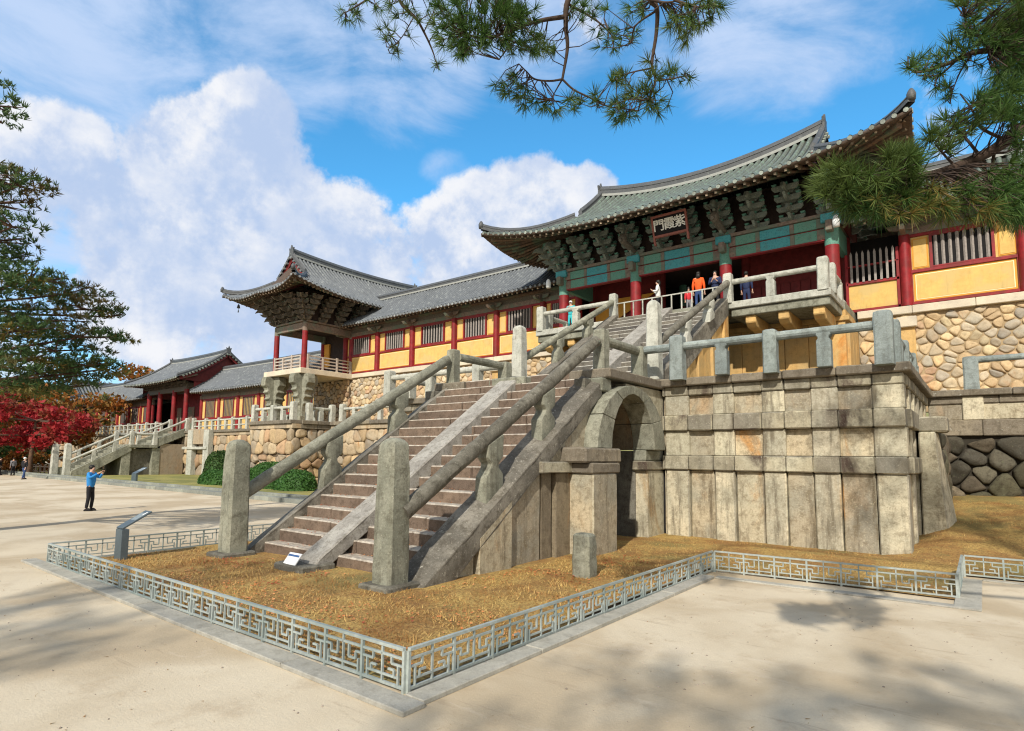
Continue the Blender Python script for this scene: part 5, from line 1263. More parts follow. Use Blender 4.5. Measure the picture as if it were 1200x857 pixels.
for a in [(560,20,55,38,5.9,95),(545,45,32,22,5.9,40),(600,20,40,35,6.,50),(610,55,25,16,6,14)]: spray(*a,br=B4+B4b,k=30)
for a in [(500,12,28,16,6.4,12),(412,12,16,12,6.4,10),(450,5,25,12,6.4,10),(450,40,14,10,6.4,6),(458,58,10,5,6.4,4),(512,75,4,5,6.3,3),(480,28,22,16,6.4,8)]: spray(*a,br=B3+B3a+B3b,k=20)
for a in [(690,14,26,22,6.5,22),(715,45,20,14,6.6,12),(645,50,12,14,6.4,8),(736,42,14,12,6.1,8)]: spray(*a,br=B5+B1+B2b,k=22)
for a in [(600,98,20,12,6,16),(620,112,14,12,6.1,10),(645,122,12,10,6.2,9),(672,122,10,9,6.2,7),(690,118,14,9,6.2,8)]: spray(*a,br=B1a+B1b+B1c,k=24)
for a in [(735,125,18,14,6.1,20),(725,92,15,12,5.9,12),(762,118,12,10,5.7,8),(722,138,8,8,6.1,5),(750,110,12,9,5.9,8)]: spray(*a,br=B1b+B2+B2c,k=24)
for a in [(770,98,12,12,5.8,8),(798,90,16,7,5.8,10),(768,75,10,8,5.8,4),(775,125,10,8,5.8,4)]: spray(*a,br=B2+B2d,k=22)
for a in [(815,15,26,16,5.6,26),(835,6,12,10,5.6,12),(795,28,14,12,5.7,10),(745,10,14,10,6,10),(803,42,8,8,5.7,3)]: spray(*a,br=B2a+B5b,k=22)
# right hand boughs
R1=branchpx([(1320,60,6.5),(1260,110,6.1),(1200,149,5.8),(1165,175,5.6),(1120,196,5.4),(1085,206,5.3),(1050,210,5.2),(1010,215,5.1)],.07,.012,Vector((5.0,5.2,6.4)))
R1a=branchpx([(1150,185,5.6),(1130,160,5.6),(1115,145,5.6)],.012,.005); R1b=branchpx([(1120,196,5.4),(1105,180,5.4),(1095,168,5.4)],.010,.004)
R1c=branchpx([(1180,165,5.7),(1150,150,5.7),(1140,130,5.7),(1125,110,5.7)],.012,.004); R1d=branchpx([(1165,180,5.6),(1160,205,5.6),(1148,214,5.6)],.012,.005)
R2=branchpx([(1330,-40,7),(1230,30,6.4),(1180,55,6.1),(1140,62,6.0),(1110,75,6.0),(1075,85,6.0),(1062,75,6.0)],.04,.005,Vector((4.9,5.2,7.2)))
R2a=branchpx([(1120,72,6.0),(1100,88,6.0),(1075,88,6.0)],.008,.004); R2b=branchpx([(1140,62,6),(1125,85,6),(1115,110,6)],.008,.003); R2c=branchpx([(1160,58,6),(1135,30,6),(1130,20,6)],.008,.003)
for a in [(1000,218,42,18,4.7,80),(988,208,24,14,4.7,30),(1055,196,20,20,4.8,50),(1040,230,55,18,4.9,75),(1015,242,30,10,4.8,20)]: spray(*a,L=.135,w=.0045,k=24,br=R1,dr=.35)
for a in [(1035,240,52,14,4.7,30),(1075,228,40,14,5,16),(1000,238,30,10,4.6,8),(1130,244,50,12,5,14)]: spray(*a,L=.14,w=.0045,k=22,mb=ndb,br=R1+R1d,dr=.35)
for a in [(1150,235,55,18,5.2,60),(1180,215,30,25,5.4,50),(1195,245,20,20,5.4,30)]: spray(*a,L=.15,k=22,br=R1+R1d)
for a in [(1120,150,22,18,5.6,24),(1150,130,26,20,5.7,30),(1180,120,26,26,5.8,50),(1095,165,10,10,5.4,8),(1110,178,14,10,5.5,8),(1195,160,15,25,5.8,28)]: spray(*a,br=R1a+R1b+R1c+R1,k=20)
for a in [(1085,75,26,14,6,22),(1100,95,20,10,6,10),(1110,112,8,6,6,4),(1130,62,20,18,6,16),(1150,35,25,25,6.1,34),(1185,30,25,42,6.2,110),(1195,75,18,22,6.2,50),(1140,3,24,6,6.2,26),(1170,80,20,12,6,14)]: spray(*a,br=R2+R2a+R2b+R2c,k=20)
for a in [(1160,-45,60,30,6.5,50),(600,-60,80,25,6.6,40)]: spray(*a,k=16)
nd.build('needles',M['needle'],OP); ndb.build('browning_needles',M['needle_brown'],OP); tw.build('boughs',M['twig'],OP)
# high crown of the same tree and of its neighbours, which throw the broken shade
def pine_crown(t,clumps,mat,L=.24,w=.03,dens=26,k=9,trunkpts=None,up=.5,name='crown'):
    mb=MB(); lb=MB()
    for (c,rx,rz) in clumps:
        c=Vector(c); n_=int(dens*rx*rx*1.6+6)
        for _ in range(n_):
            a=rv.uniform(0,2*PI); r=math.sqrt(rv.random())*rx; q=c+Vector((r*cos(a),r*sin(a),rz*(1-(r/rx)**2)*rv.uniform(-.2,1.)+rv.uniform(-.08,.08))); tuft(mb,q,rdir(up),L,k,w,.8)
        if trunkpts:
            p=min(trunkpts,key=lambda q:(q-c).length+max(0,(q.z-c.z))*1.5); lb.tube(catm([p,p.lerp(c,.5)+Vector((rv.uniform(-.2,.2),rv.uniform(-.2,.2),-.12)),c-Vector((0,0,.08))],3),[.07,.06,.055,.045,.035,.03,.02],5,0,True,False)
            for _ in range(int(3+rx*3)):
                a=rv.uniform(0,2*PI); e=c+Vector((cos(a)*rx*.8,sin(a)*rx*.8,rz*.3)); lb.tube([c-Vector((0,0,.08)),c.lerp(e,.5)+Vector((0,0,-.04)),e],[.025,.018,.008],4,0,True,False)
    mb.build(name,mat,t); 
    if trunkpts: lb.build('limbs',M['bark'],t)
cl=[]
for _ in range(13):
    a=rv.uniform(0,2*PI); r=rv.uniform(.6,3.4); cl.append(((4.2+r*cos(a),5.2+r*sin(a),rv.uniform(10.2,13.2)),rv.uniform(.7,1.3),.4))
pine_crown(OP,cl,M['needle'],L=.3,w=.035,dens=16,k=9,trunkpts=trunk)
def shade_pine(x,y,h,n_,R_,label,seed):
    t=empty('pine_tree',(x,y,0),label,'tree','large pines'); r=random.Random(seed)
    tr=limb(t,[(x,y,-.2),(x+r.uniform(-.4,.4),y+r.uniform(-.3,.3),h*.35),(x+r.uniform(-.7,.7),y+r.uniform(-.5,.5),h*.7),(x+r.uniform(-.9,.9),y,h)],.32,.08,M['bark'],'trunk',10)
    cl=[]
    for _ in range(n_):
        a=r.uniform(0,2*PI); q=R_*math.sqrt(r.random()); cl.append(((x+q*cos(a),y+q*sin(a),h*r.uniform(.62,1.05)),r.uniform(.6,1.3),.35))
    pine_crown(t,cl,M['needle'],L=.32,w=.045,dens=14,k=8,trunkpts=tr)
shade_pine(8.5,-3.5,11,20,3.6,'tall pine standing right of the viewpoint, outside the picture',1)
shade_pine(14,4,12,20,4.2,'tall pine standing far to the right, outside the picture',2)
shade_pine(3,-9,11.5,18,3.6,'tall pine standing behind the viewpoint',3)
shade_pine(-7,-11,11,16,3.8,'tall pine standing behind and left of the viewpoint',5)
# --- left pine
LP=empty('pine_tree',(-21.5,2.0,0),'layered old pine at the left edge, partly out of the picture','tree','large pines')
ltr=limb(LP,[(-21.5,2.0,-.2),(-21.3,2.0,3),(-21.9,2.2,6),(-21.3,2.4,9),(-21.6,2.5,12),(-21.4,2.6,15)],.36,.10,M['bark'],'trunk',10)
cl=[]
for (u,v,ru,rv_) in [(-8,120,26,12),(-4,100,18,9),(2,140,16,8),(10,212,38,9),(-10,235,40,12),(22,214,30,5),(15,262,26,8),(-15,280,40,12),(10,300,28,8),(35,325,38,11),(-5,335,45,16),(75,342,42,10),(105,360,34,9),(128,368,16,5),(50,372,50,12),(15,385,45,15),(95,392,38,9),(125,392,20,5),(65,408,50,13),(20,420,45,15),(100,425,32,7),(120,430,22,6),(70,440,45,9),(30,455,40,9),(-25,380,50,25),(-40,300,40,25),(-30,430,50,20),(85,450,25,5),(-35,200,40,20),(-60,250,40,20),(-50,340,40,20)]:
    dd=19.5+rv.uniform(-1.6,1.6); cl.append((at(u,v,dd),ru*dd/701*.93,rv_*dd/701*.8))
pine_crown(LP,cl,M['needle_far'],L=.17,w=.022,dens=72,k=9,trunkpts=ltr,up=.7)
cl=[(Vector(c)+Vector((rv.uniform(-.3,.3),rv.uniform(-.3,.3),-.12)),r*.8,z*.6) for c,r,z in cl[9:24:2]]
pine_crown(LP,cl,M['needle_brown'],L=.19,w=.028,dens=50,k=8,up=.2,name='browning_needles')
# --- broadleaf trees
def broad(name,x,y,z,h,clumps,mat,label,cat='tree',n_=900,s=.3,group=None,tr=.25):
    t=empty(name,(x,y,z),label,cat,group)
    T=limb(t,[(x,y,z-.3),(x+.2,y,z+h*.3),(x-.1,y+.2,z+h*.65)],tr,tr*.35,M['bark'],'trunk',8)
    mb=MB(); tot=sum(r*r for _,r,_ in clumps)
    for (c,r,sq) in clumps:
        c=Vector((x,y,z))+Vector(c); m_=int(n_*r*r/tot)
        for _ in range(m_):
            v=rdir(); q=rv.random()**.45; leaf(mb,c+Vector((v.x*r*q,v.y*r*q,v.z*r*sq*q+rv.uniform(-.15,.15)*r)),s*rv.uniform(.6,1.3))
    mb.build('crown',mat,t)
    lb=MB()
    for (c,r,sq) in clumps:
        c=Vector((x,y,z))+Vector(c); p=min(T,key=lambda q:(q-c).length); lb.tube([p,p.lerp(c,.5)+Vector((0,0,-.1)),c],[tr*.4,tr*.25,tr*.08],5,0,True,False)
    lb.build('limbs',M['bark'],t); return t
def cloudc(R_,H,n_,seed,r0=1.2,r1=2.2,z0=.4):
    r=random.Random(seed); out=[]
    for _ in range(n_):
        a=r.uniform(0,2*PI); q=R_*math.sqrt(r.random()); out.append(((q*cos(a),q*sin(a),H*(z0+(1-z0)*r.random()*(1-.45*(q/R_)**2))),r.uniform(r0,r1),r.uniform(.45,.7)))
    return out
mg='maples beside the far stairs'
broad('maple_tree',-72,17.0,0,8,cloudc(5.2,7.0,17,1,.9,1.7,.42),M['maple'],'nearest bright crimson maple left of the distant stair posts',n_=4300,s=.20,group=mg)
broad('maple_tree',-82,13.5,0,9,cloudc(6.5,9.5,20,2,1.2,2.2,.38),M['maple'],'tall red maple at the left edge behind the walking visitor',n_=4600,s=.24,group=mg)
broad('maple_tree',-88,22,0,9,cloudc(7,11,22,3,1.3,2.4,.35),M['maple_orange'],'rust orange maple behind the crimson one, next to the farthest gallery',n_=4600,s=.26,group=mg)
broad('maple_tree',-92,10,0,10,cloudc(7,11,20,4,1.4,2.4,.3),M['maple_orange'],'orange brown maple farthest to the left',n_=3800,s=.28,group=mg)
broad('shade_tree',-76,12.5,0,4,cloudc(3.6,3.4,10,9,.7,1.3,.2),M['greenleaf'],'low green bush below the red maples',cat='bush',n_=1600,s=.18)
broad('shade_tree',-80,20,0,4,cloudc(4,3.6,10,10,.7,1.3,.15),M['maple_orange'],'low orange bush right below the red maples',cat='bush',n_=1600,s=.18)
bgs='trees rising behind the galleries'
specs=[(-150,72,14,26,'yellowleaf','yellow autumn tree above the farthest gallery'),(-128,66,7,21,'greenleaf','green tree between the yellow ones above the farthest gallery'),(-134,84,13,24,'yellowleaf','yellow green tree left of the far gate roof'),(-118,92,12,22,'maple_orange','brown orange tree peeping over the far gate roof'),(-84,60,9,19,'needle_far','dark green pine rising over the far gallery, seen through the bell pavilion columns'),(-77,62,8,18.5,'needle_far','dark green pine just right of the other, behind the bell pavilion'),(-170,60,10,24,'maple_orange','orange tree far left behind the maples'),(-150,40,10,20,'greenleaf','green tree far left behind the maples'),(-140,20,9,18,'maple_orange','dull orange tree at the left horizon'),(-150,5,9,18,'greenleaf','dark green tree at the left horizon'),(-128,30,8,15,'greenleaf','dark green tree close behind the maples')]
for i,(x,y,R_,H,m_,lab) in enumerate(specs):
    broad('background_tree',x,y,0,H,cloudc(R_*.75,H,18,20+i,R_*.2,R_*.38,.35),M[m_],lab,n_=3200,s=.5,group=bgs,tr=.4)
# far wood at the horizon
mb=MB()
for k in range(150):
    a=R(60+ k*1.25+rv.uniform(-.4,.4)); d=rv.uniform(190,240); x,y=-d*sin(a-R(60)+R(20)),d*cos(a-R(60)+R(20)); H=rv.uniform(7,12)
    if y<-60: continue
    for _ in range(150): v=rdir(); leaf(mb,(x+v.x*8,y+v.y*8,H*.4+v.z*H*.6+max(0,hz(x,y))*(y>60)),1.9)
tag(mb.build('far_wood',M['greenleaf']),'dim wooded rise at the horizon','wood',kind='stuff')
# clipped shrubs on the lawn
def shrub(x,y,rx,ry,h,label,mat='hedge'):
    mb=MB(); t=empty('clipped_shrub',(x,y,.1),label,'shrub','clipped shrubs on the far lawn')
    cb=MB(); nU,nV=16,8; vs=[]
    for j in range(nV+1):
        for i in range(nU):
            a=2*PI*i/nU; b=PI/2*j/nV; d=1+.05*noise.noise((x+cos(a)*2,sin(a)*2,b*2)); vs.append((x+rx*.94*cos(a)*cos(b)**.7*d,y+ry*.94*sin(a)*cos(b)**.7*d,.1+h*.94*sin(b)**.9))
    cb.add(vs,[(j*nU+i,j*nU+(i+1)%nU,(j+1)*nU+(i+1)%nU,(j+1)*nU+i) for j in range(nV) for i in range(nU)],0,True); cb.build('core',M['hedge'],t)
    for _ in range(int(500*(rx+ry)*h)):
        a=rv.uniform(0,2*PI); b=math.asin(rv.random()**.8); leaf(mb,(x+rx*cos(a)*cos(b)**.7*rv.uniform(.95,1.04),y+ry*sin(a)*cos(b)**.7,.1+h*sin(b)**.9*rv.uniform(.96,1.03)),.07)
    mb.build('leaves',M[mat],t)
shrub(-43.3,21.2,1.1,1.1,2.3,'dark round clipped shrub beside the left handrail post','greenleaf')
shrub(-41.8,20.4,2.0,1.0,1.0,'low rounded shrub at the left of the row')
shrub(-38.8,20.6,1.9,1.1,1.2,'broad clipped shrub second in the row')
shrub(-35.4,20.7,2.1,1.2,1.6,'tallest domed shrub in the middle of the row')
shrub(-32.4,20.4,1.6,1.1,1.2,'dark dome shrub seen through the left handrail')
shrub(-37.0,19.8,1.4,.8,.9,'small low shrub in front of the row')
# dry grass, needles and leaves on the bed
mb=MB()
def inbed(x,y):
    if y>24 or x<-14.5: return False
    if x>-7.3 and y>16.3 and x<-1.3: return False
    if -13.5<x<-7.2 and y>6.9: return False
    if x<-4.45: return 4.05<y
    if x<-.5: return 12.05<y
    return 14.7<y
cnt=0
while cnt<60000:
    if rv.random()<.72: x=rv.uniform(-14.5,-4.4);y=4+8*rv.random()**1.3
    else: x=rv.uniform(-7.2,4);y=rv.uniform(9,23)
    if not inbed(x,y): continue
    g=noise.noise((x*1.3,y*1.3,3))
    if noise.noise((x*2.3,y*2.3,9))<-.12 and rv.random()<.75: continue
    cnt+=1; a=rv.uniform(0,2*PI); L=rv.uniform(.03,.075); h=rv.uniform(.004,.05)*(1+g); z=near_z(x,y)+.0; dx,dy=cos(a)*L,sin(a)*L; w_=.006
    k=len(mb.v); mb.v+=[(x-dy*.08-0,y+dx*.08,z),(x+dy*.08+.003,y-dx*.08,z),(x+dx,y+dy,z+h)]; mb.f.append([k,k+1,k+2]); mb.m.append(0 if rv.random()<.6 else 1); mb.sm.append(False)
M['straw']=leafm('straw',(.60,.42,.15),(.42,.24,.08),(.26,.12,.035),trans=.1); M['straw2']=leafm('brown_needle_litter',(.34,.15,.04),(.22,.16,.05),trans=.1)
tag(mb.build('dry_grass',[M['straw'],M['straw2']]),'dry straw coloured grass and fallen needles covering the bed','grass',kind='stuff')
mb=MB(); M['fallen']=leafm('fallen_leaves',(.5,.16,.05),(.62,.30,.12),(.35,.08,.04),trans=.1)
for _ in range(7000):
    x=rv.uniform(-14,-4.5);y=rv.uniform(4.1,13)
    if noise.noise((x*.9,y*.9,5))<rv.uniform(-.1,.45): continue
    if not inbed(x,y): continue
    s=rv.uniform(.012,.028); a=rv.uniform(0,PI); z=near_z(x,y)+.02; c,d=cos(a)*s,sin(a)*s; k=len(mb.v)
    mb.v+=[(x-c,y-d,z),(x+d,y-c,z+rv.uniform(0,.02)),(x+c,y+d,z+.004),(x-d,y+c,z+rv.uniform(0,.02))]; mb.f.append([k,k+1,k+2,k+3]); mb.m.append(0); mb.sm.append(False)
for i in range(18):
    y0=7.35+.35*i; z=LZ/18*(i+1)+.012
    for _ in range(int(46*(1-i/20))):
        x=rv.choice([rv.uniform(-12.8,-10.8),rv.uniform(-9.95,-8.)]); y=y0+.35-abs(rv.gauss(0,.12)); y=max(y0+.03,min(y0+.33,y)); s=rv.uniform(.012,.026); a=rv.uniform(0,PI); c,d=cos(a)*s,sin(a)*s; k=len(mb.v)
        mb.v+=[(x-c,y-d,z),(x+d,y-c,z+.012),(x+c,y+d,z+.004),(x-d,y+c,z+.01)]; mb.f.append([k,k+1,k+2,k+3]); mb.m.append(0); mb.sm.append(False)
tag(mb.build('fallen_leaves',M['fallen']),'small reddish leaves scattered on the bed and the lower steps','leaves',kind='stuff')
# pebbles on the sand
mb=MB(); 
for _ in range(1100):
    x=rv.uniform(-16,4);y=rv.uniform(1.2,11); 
    if -14.9<x<-3.7 and y>3.5: continue
    if x<-.1 and x>-4.2 and y>11: continue
    s=rv.uniform(.004,.014); c=Vector((x,y,.004)); mb.rings(c,[(0,s,s*.8),(s*.5,s*.8,s*.7),(s*.8,s*.3,s*.3)],2,6)
tag(mb.build('pebbles',plain('pebble',(.32,.27,.22),.9,.3,rnd=.3)),'scattered small pebbles on the sandy court','gravel',kind='stuff')
# ------------------------------------------------------------------ information panels
def info(x,y,z,label,w_=.32,h=.62,s=1.,dirn=(0,1)):
    t=empty('information_panel',(x,y,z),label,'information panel','slanted information panels')
    mb=MB(); mb.box(x-w_/2,x+w_/2,y-.07,y+.07,z,z+h); mb.build('column',M['slate'],t,bev=.006)
    dx,dy=dirn; 
    mb=MB(); L=.62*s; c=Vector((x,y-.05,z+h)); e=c+Vector((0,L*.86,L*.5)); r=Vector((w_/2,0,0)); nn=Vector((0,-.5,.86))*.035
    mb.hexa([c-r,c+r,e+r,e-r,c-r+nn,c+r+nn,e+r+nn,e-r+nn]); mb.build('slanted_plate',M['slate'],t,bev=.004)
    u=(e-c); n2=nn*1.06
    mb=MB(); a=c+u*.45;b=c+u*.86; q=Vector((w_*.40,0,0)); mb.hexa([a-q+n2*.9,a+q+n2*.9,b+q+n2*.9,b-q+n2*.9,a-q+n2,a+q+n2,b+q+n2,b-q+n2]); mb.build('text_field',M['plate_text'],t)
    mb=MB(); a=c+u*.74;b=c+u*.92; q0=Vector((w_*.18,0,0));q1=Vector((w_*.30,0,0)); n3=nn*1.12; mb.hexa([a+q0+n2*.9,a+q1+n2*.9,b+q1+n2*.9,b+q0+n2*.9,a+q0+n3,a+q1+n3,b+q1+n3,b+q0+n3]); mb.build('white_label',M['white'],t)
M['plate_text']=plain('pale_grey_text_field',(.20,.24,.26),.5,.35,60)
info(-14.05,4.95,.02,'slate grey slanted information panel at the front left corner of the fenced bed',s=1.)
info(-49.3,17.9,.12,'small slanted information panel on the far lawn',w_=.8,h=.55,s=1.4)
# litter by the wall
mb=MB(); mb.hexa([(-.55,20.6,.62),(-.25,20.55,.62),(-.2,20.75,.66),(-.5,20.8,.66),(-.55,20.6,.66),(-.25,20.55,.67),(-.2,20.75,.70),(-.5,20.8,.69)]); tag(mb.build('crumpled_paper',M['white']),'scrap of white paper lying on the slope by the boulder wall','litter')
# far low fence under the maples
t=empty('wooden_fence',(-80,14,0),'low dark fence behind the walking visitor at the left edge','fence')
M['wood']=plain('dark_wood',(.07,.055,.045),.9,.2)
A=Vector((-98,17,0));Bq=Vector((-69.5,17.9,0))
for z in (.35,.8):
    mb=MB(); mb.obox(A+Vector((0,0,z)),Bq+Vector((0,0,z)),.06,.08); mb.build('rail',M['wood'],t)
for i in range(25):
    p=A.lerp(Bq,i/24); mb=MB(); mb.box(p.x-.06,p.x+.06,p.y-.06,p.y+.06,0,1.0); mb.build('post',M['wood'],t)

# ------------------------------------------------------------------ people
def skin(name,J,E_,mat,parent,root=0,sub=1):
    me=bpy.data.meshes.new(name); off=worldloc(parent)
    me.from_pydata([Vector(j[:3]) for j in J],E_,[]); me.materials.append(mat)
    o=bpy.data.objects.new(name,me); COL.objects.link(o); o.parent=parent; CH.setdefault(parent,[]).append(o)
    m_=o.modifiers.new('skin','SKIN'); m_.use_smooth_shade=True
    if not me.skin_vertices: 
        return o
    for i,j in enumerate(J):
        r=j[3]; me.skin_vertices[0].data[i].radius=(r,j[4] if len(j)>4 else r)
        me.skin_vertices[0].data[i].use_root=(i==root)
    s=o.modifiers.new('smooth','SUBSURF'); s.levels=sub; s.render_levels=sub
    return o
def person(loc,rz,pose,label,top,low,H=1.68,hat=None,shoe='black',phone=False,hair_long=False,female=False,group=None,bag=None):
    """figure facing +x in its own frame"""
    t=empty('person',loc,label,'person',group,rz); k=H/1.7
    sh=.17 if female else .19
    a={'photo':((.18,-.03),(.30,.10)),'stand':None}.get(pose)
    # arms: shoulder, elbow, wrist, hand
    def arms(s):
        S=(0,s*sh,1.40)
        if pose=='photo': return [S,(.14,s*.27,1.24),(.34,s*.12,1.42),(.40,s*.07,1.47)]
        if pose=='hold': return [S,(.03,s*.24,1.14),(.22,s*.10,1.22),(.28,s*.06,1.27)]
        if pose=='walk': return [S,(-.04*s,s*.24,1.13),(.10*s,s*.25,.90),(.13*s,s*.25,.82)]
        return [S,(-.01,s*.23,1.12),(.05,s*.24,.88),(.07,s*.24,.80)]
    st=.16 if pose=='walk' else .02
    def leg(s): return [(0,s*.09,.92),(.03+ (st*.5*s),s*.10,.50),(st*s-.02,s*.10,.09)]
    K=lambda p:(p[0]*k,p[1]*k,p[2]*k)
    J=[K((0,0,.97))+(.085*k,.10*k),K((0,0,1.15))+(.105*k,.13*k),K((0,0,1.36))+(.11*k,.155*k),K((.0,0,1.47))+(.055*k,),K((.02,0,1.53))+(.062*k,),K((.025,0,1.60))+(.088*k,.075*k),K((.01,0,1.665))+(.07*k,.065*k)]
    E_=[(0,1),(1,2),(2,3),(3,4),(4,5),(5,6)]
    for s in (-1,1):
        ar=arms(s); b=len(J); J+= [K(ar[0])+(.058*k,),K(ar[1])+(.042*k,),K(ar[2])+(.028*k,),K(ar[3])+(.032*k,.018*k)]; E_+=[(2,b),(b,b+1),(b+1,b+2),(b+2,b+3)]
        hd=Vector(ar[3])-Vector(ar[2]); hd.normalize(); side=Vector((0,1,0)) if abs(hd.y)<.8 else Vector((1,0,0)); upv=hd.cross(side)
        for q in range(4):
            c0=Vector(ar[3])+hd*.03+side*(.024*(q-1.5)); c1=c0+hd*.045; c2=c1+hd*.025+upv*(.02 if pose in('photo','hold') else .008); b2=len(J); J+=[K(c1)+(.009*k,),K(c2)+(.008*k,)]; E_+=[(b+3,b2),(b2,b2+1)]
        c1=Vector(ar[3])-side*.04*s+hd*.01; b2=len(J); J+=[K(c1)+(.011*k,),K(c1+hd*.035)+(.009*k,)]; E_+=[(b+3,b2),(b2,b2+1)]
        lg=leg(s); b=len(J); J+=[K((lg[0][0],lg[0][1]*.8,.86))+(.062*k,),K(lg[1])+(.05*k,),K(lg[2])+(.038*k,),K((lg[2][0]+.13,lg[2][1],.04))+(.035*k,)]; E_+=[(0,b),(b,b+1),(b+1,b+2),(b+2,b+3)]
    # nose
    b=len(J); J.append(K((.115,0,1.595))+(.014*k,)); E_.append((5,b))
    skin('body',J,E_,M['skin'],t)
    # jacket
    J=[K((0,0,.82))+(.14*k,.17*k),K((0,0,1.08))+(.13*k,.155*k),K((0,0,1.36))+(.13*k,.17*k),K((0,0,1.46))+(.075*k,)]; E_=[(0,1),(1,2),(2,3)]
    for s in (-1,1):
        ar=arms(s); b=len(J); w3=Vector(ar[1]).lerp(Vector(ar[2]),.95); J+=[K(ar[0])+(.077*k,),K(ar[1])+(.06*k,),K(w3)+(.046*k,)]; E_+=[(2,b),(b,b+1),(b+1,b+2)]
    skin('jacket',J,E_,M[top],t)
    J=[K((0,0,.90))+(.12*k,.14*k),K((0,0,1.0))+(.11*k,.135*k)]; E_=[(0,1)]
    for s in (-1,1):
        lg=leg(s); b=len(J); J+=[K((lg[0][0],lg[0][1],.78))+(.085*k,),K(lg[1])+(.068*k,),K(lg[2])+(.058*k,)]; E_+=[(0,b),(b,b+1),(b+1,b+2)]
    skin('trousers',J,E_,M[low],t)
    for s in (-1,1):
        lg=leg(s)[2]; mb=MB(); o=worldloc(t); mb.rings((o.x+k*(lg[0]+.06),o.y+k*lg[1],o.z),[(0,.14,.05),(.04,.145,.052),(.08,.10,.045),(.11,.05,.04)],3,12); mb.build('shoe',M[shoe],t)
    mb=MB(); o=worldloc(t); hm=M[hat] if hat else M['hair']
    mb.rings((o.x+k*-.01,o.y,o.z+k*1.60),[(-.02,.075*k,.085*k),(.03,.098*k,.09*k),(.08,.095*k,.085*k),(.115,.07*k,.065*k),(.13,.03*k,.03*k)],2.2,14)
    if hat: mb.rings((o.x+k*.09,o.y,o.z+k*1.63),[(0,.07,.07),(.012,.07,.07)],2.2,12)
    if hair_long: mb.rings((o.x-k*.06,o.y,o.z+k*1.42),[(0,.04,.08),(.1,.055,.09),(.2,.06,.085)],2.2,12)
    mb.build('cap' if hat else 'hair',hm,t)
    for s in (-1,1):
        mb=MB(); mb.rings((o.x+k*.098,o.y+s*.028*k,o.z+k*1.61),[(-.008,.004,.008),(0,.007,.011),(.008,.004,.008)],2,8); mb.build('eye',M['black'],t)
    mb=MB(); mb.box(o.x+k*.095,o.x+k*.104,o.y-.022,o.y+.022,o.z+k*1.553,o.z+k*1.561); mb.build('mouth',M['maroon'],t)
    if bag:
        mb=MB(); mb.rings((o.x-k*.17,o.y,o.z+k*1.02),[(0,.08,.12),(.1,.1,.14),(.3,.09,.13),(.38,.05,.09)],3,12); q=tag(mb.build('backpack',M[bag]),'small dark backpack on the back of '+label.split(',')[0],'backpack')
        q.rotation_euler=(0,0,0)
        # keep it in the wearer's frame: rotate the mesh about the wearer's base
        Rz=Matrix.Translation(Vector(loc))@Matrix.Rotation(rz,4,'Z')@Matrix.Translation(-Vector(loc)); q.data.transform(Rz)
    if phone:
        mb=MB(); mb.box(.42*k,.43*k,-.08,.08,1.46*k,1.56*k)
        Rz=Matrix.Translation(Vector(loc))@Matrix.Rotation(rz,4,'Z'); mb.v=[tuple(Rz@Vector(v)) for v in mb.v]
        tag(mb.build('phone',M['black']),'phone held up in both hands by '+phone,'phone')
    return t
cloth('blue_jacket',(.03,.22,.55)); cloth('jeans',(.03,.06,.16)); cloth('black_cloth',(.012,.012,.016)); cloth('orange_cloth',(.75,.10,.015)); cloth('white_cloth',(.72,.72,.70)); cloth('navy_cloth',(.02,.03,.08)); cloth('red_cloth',(.5,.03,.04)); cloth('teal_cloth',(.05,.45,.50)); cloth('grey_cloth',(.2,.2,.22))
NE=math.atan2(.617,.787)
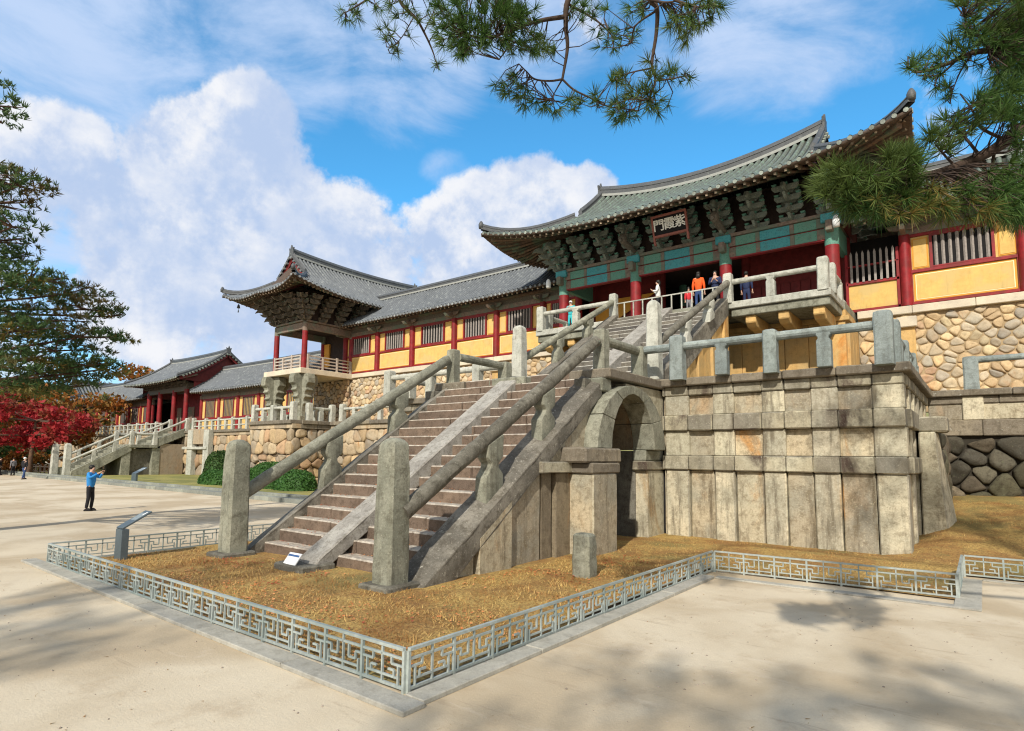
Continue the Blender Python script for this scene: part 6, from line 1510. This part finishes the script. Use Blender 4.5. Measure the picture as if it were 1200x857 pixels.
person((-26.72,8.22,0),NE,'photo','person in a bright blue jacket and black trousers holding a phone up with both hands','blue_jacket','black_cloth',1.70,hair_long=False,phone='the person in the blue jacket')
person((-60.7,14.0,0),R(115),'walk','person in a black jacket, jeans and pale cap walking away at the far left','black_cloth','jeans',1.76,hat='white_cloth')
person((-72.5,14.9,0),R(60),'stand','person in dark clothes standing under the maples, left of the walking visitor','black_cloth','black_cloth',1.66)
person((-71.2,15.6,0),R(200),'stand','person in a grey top standing under the maples, nearest the walking visitor','grey_cloth','black_cloth',1.62)
def rotp(u): return u
person((-11.1,24.75,GZ),R(195),'hold','person in a white hooded top looking at a camera at the stair head','white_cloth','black_cloth',1.66,hair_long=True,female=True)
person((-9.25,24.75,GZ),R(100),'stand','person in a loose orange jacket seen from behind at the stair head','orange_cloth','jeans',1.70,hair_long=True,female=True)
person((-8.65,25.1,GZ),R(-80),'hold','person in a dark suit beside the orange jacket, facing the court','navy_cloth','black_cloth',1.72)
person((-9.75,24.9,GZ),R(-60),'stand','small child in a red top next to the orange jacket','red_cloth','grey_cloth',1.12)
person((-15.9,25.0,GZ),R(-80),'hold','person in a turquoise top leaning at the left deck railing','teal_cloth','teal_cloth',1.5,hat='white_cloth')
person((-7.5,25.6,GZ),R(90),'stand','person in navy behind the right deck railing, head hidden in the shade','navy_cloth','navy_cloth',1.6)

# wind-blown needles and leaf scraps on the open sand
mb=MB()
for _ in range(2600):
    x=rv.uniform(-16,5);y=rv.uniform(1.3,12)
    if (-14.9<x<-3.7 and y>3.5) or (x>-4.2 and x<0 and y>11): continue
    if noise.noise((x*.7,y*.7,2))<rv.uniform(-.25,.35): continue
    a=rv.uniform(0,2*PI); L=rv.uniform(.02,.06); c,d=cos(a)*L,sin(a)*L; w_=.0022 if rv.random()<.8 else .008; k=len(mb.v)
    mb.v+=[(x-d*w_/L,y+c*w_/L,.008),(x+d*w_/L,y-c*w_/L,.008),(x+c,y+d,.012)]; mb.f.append([k,k+1,k+2]); mb.m.append(0); mb.sm.append(False)
tag(mb.build('needle_litter',M['straw2']),'scattered pine needles and leaf scraps on the open sand','leaf litter',kind='stuff')
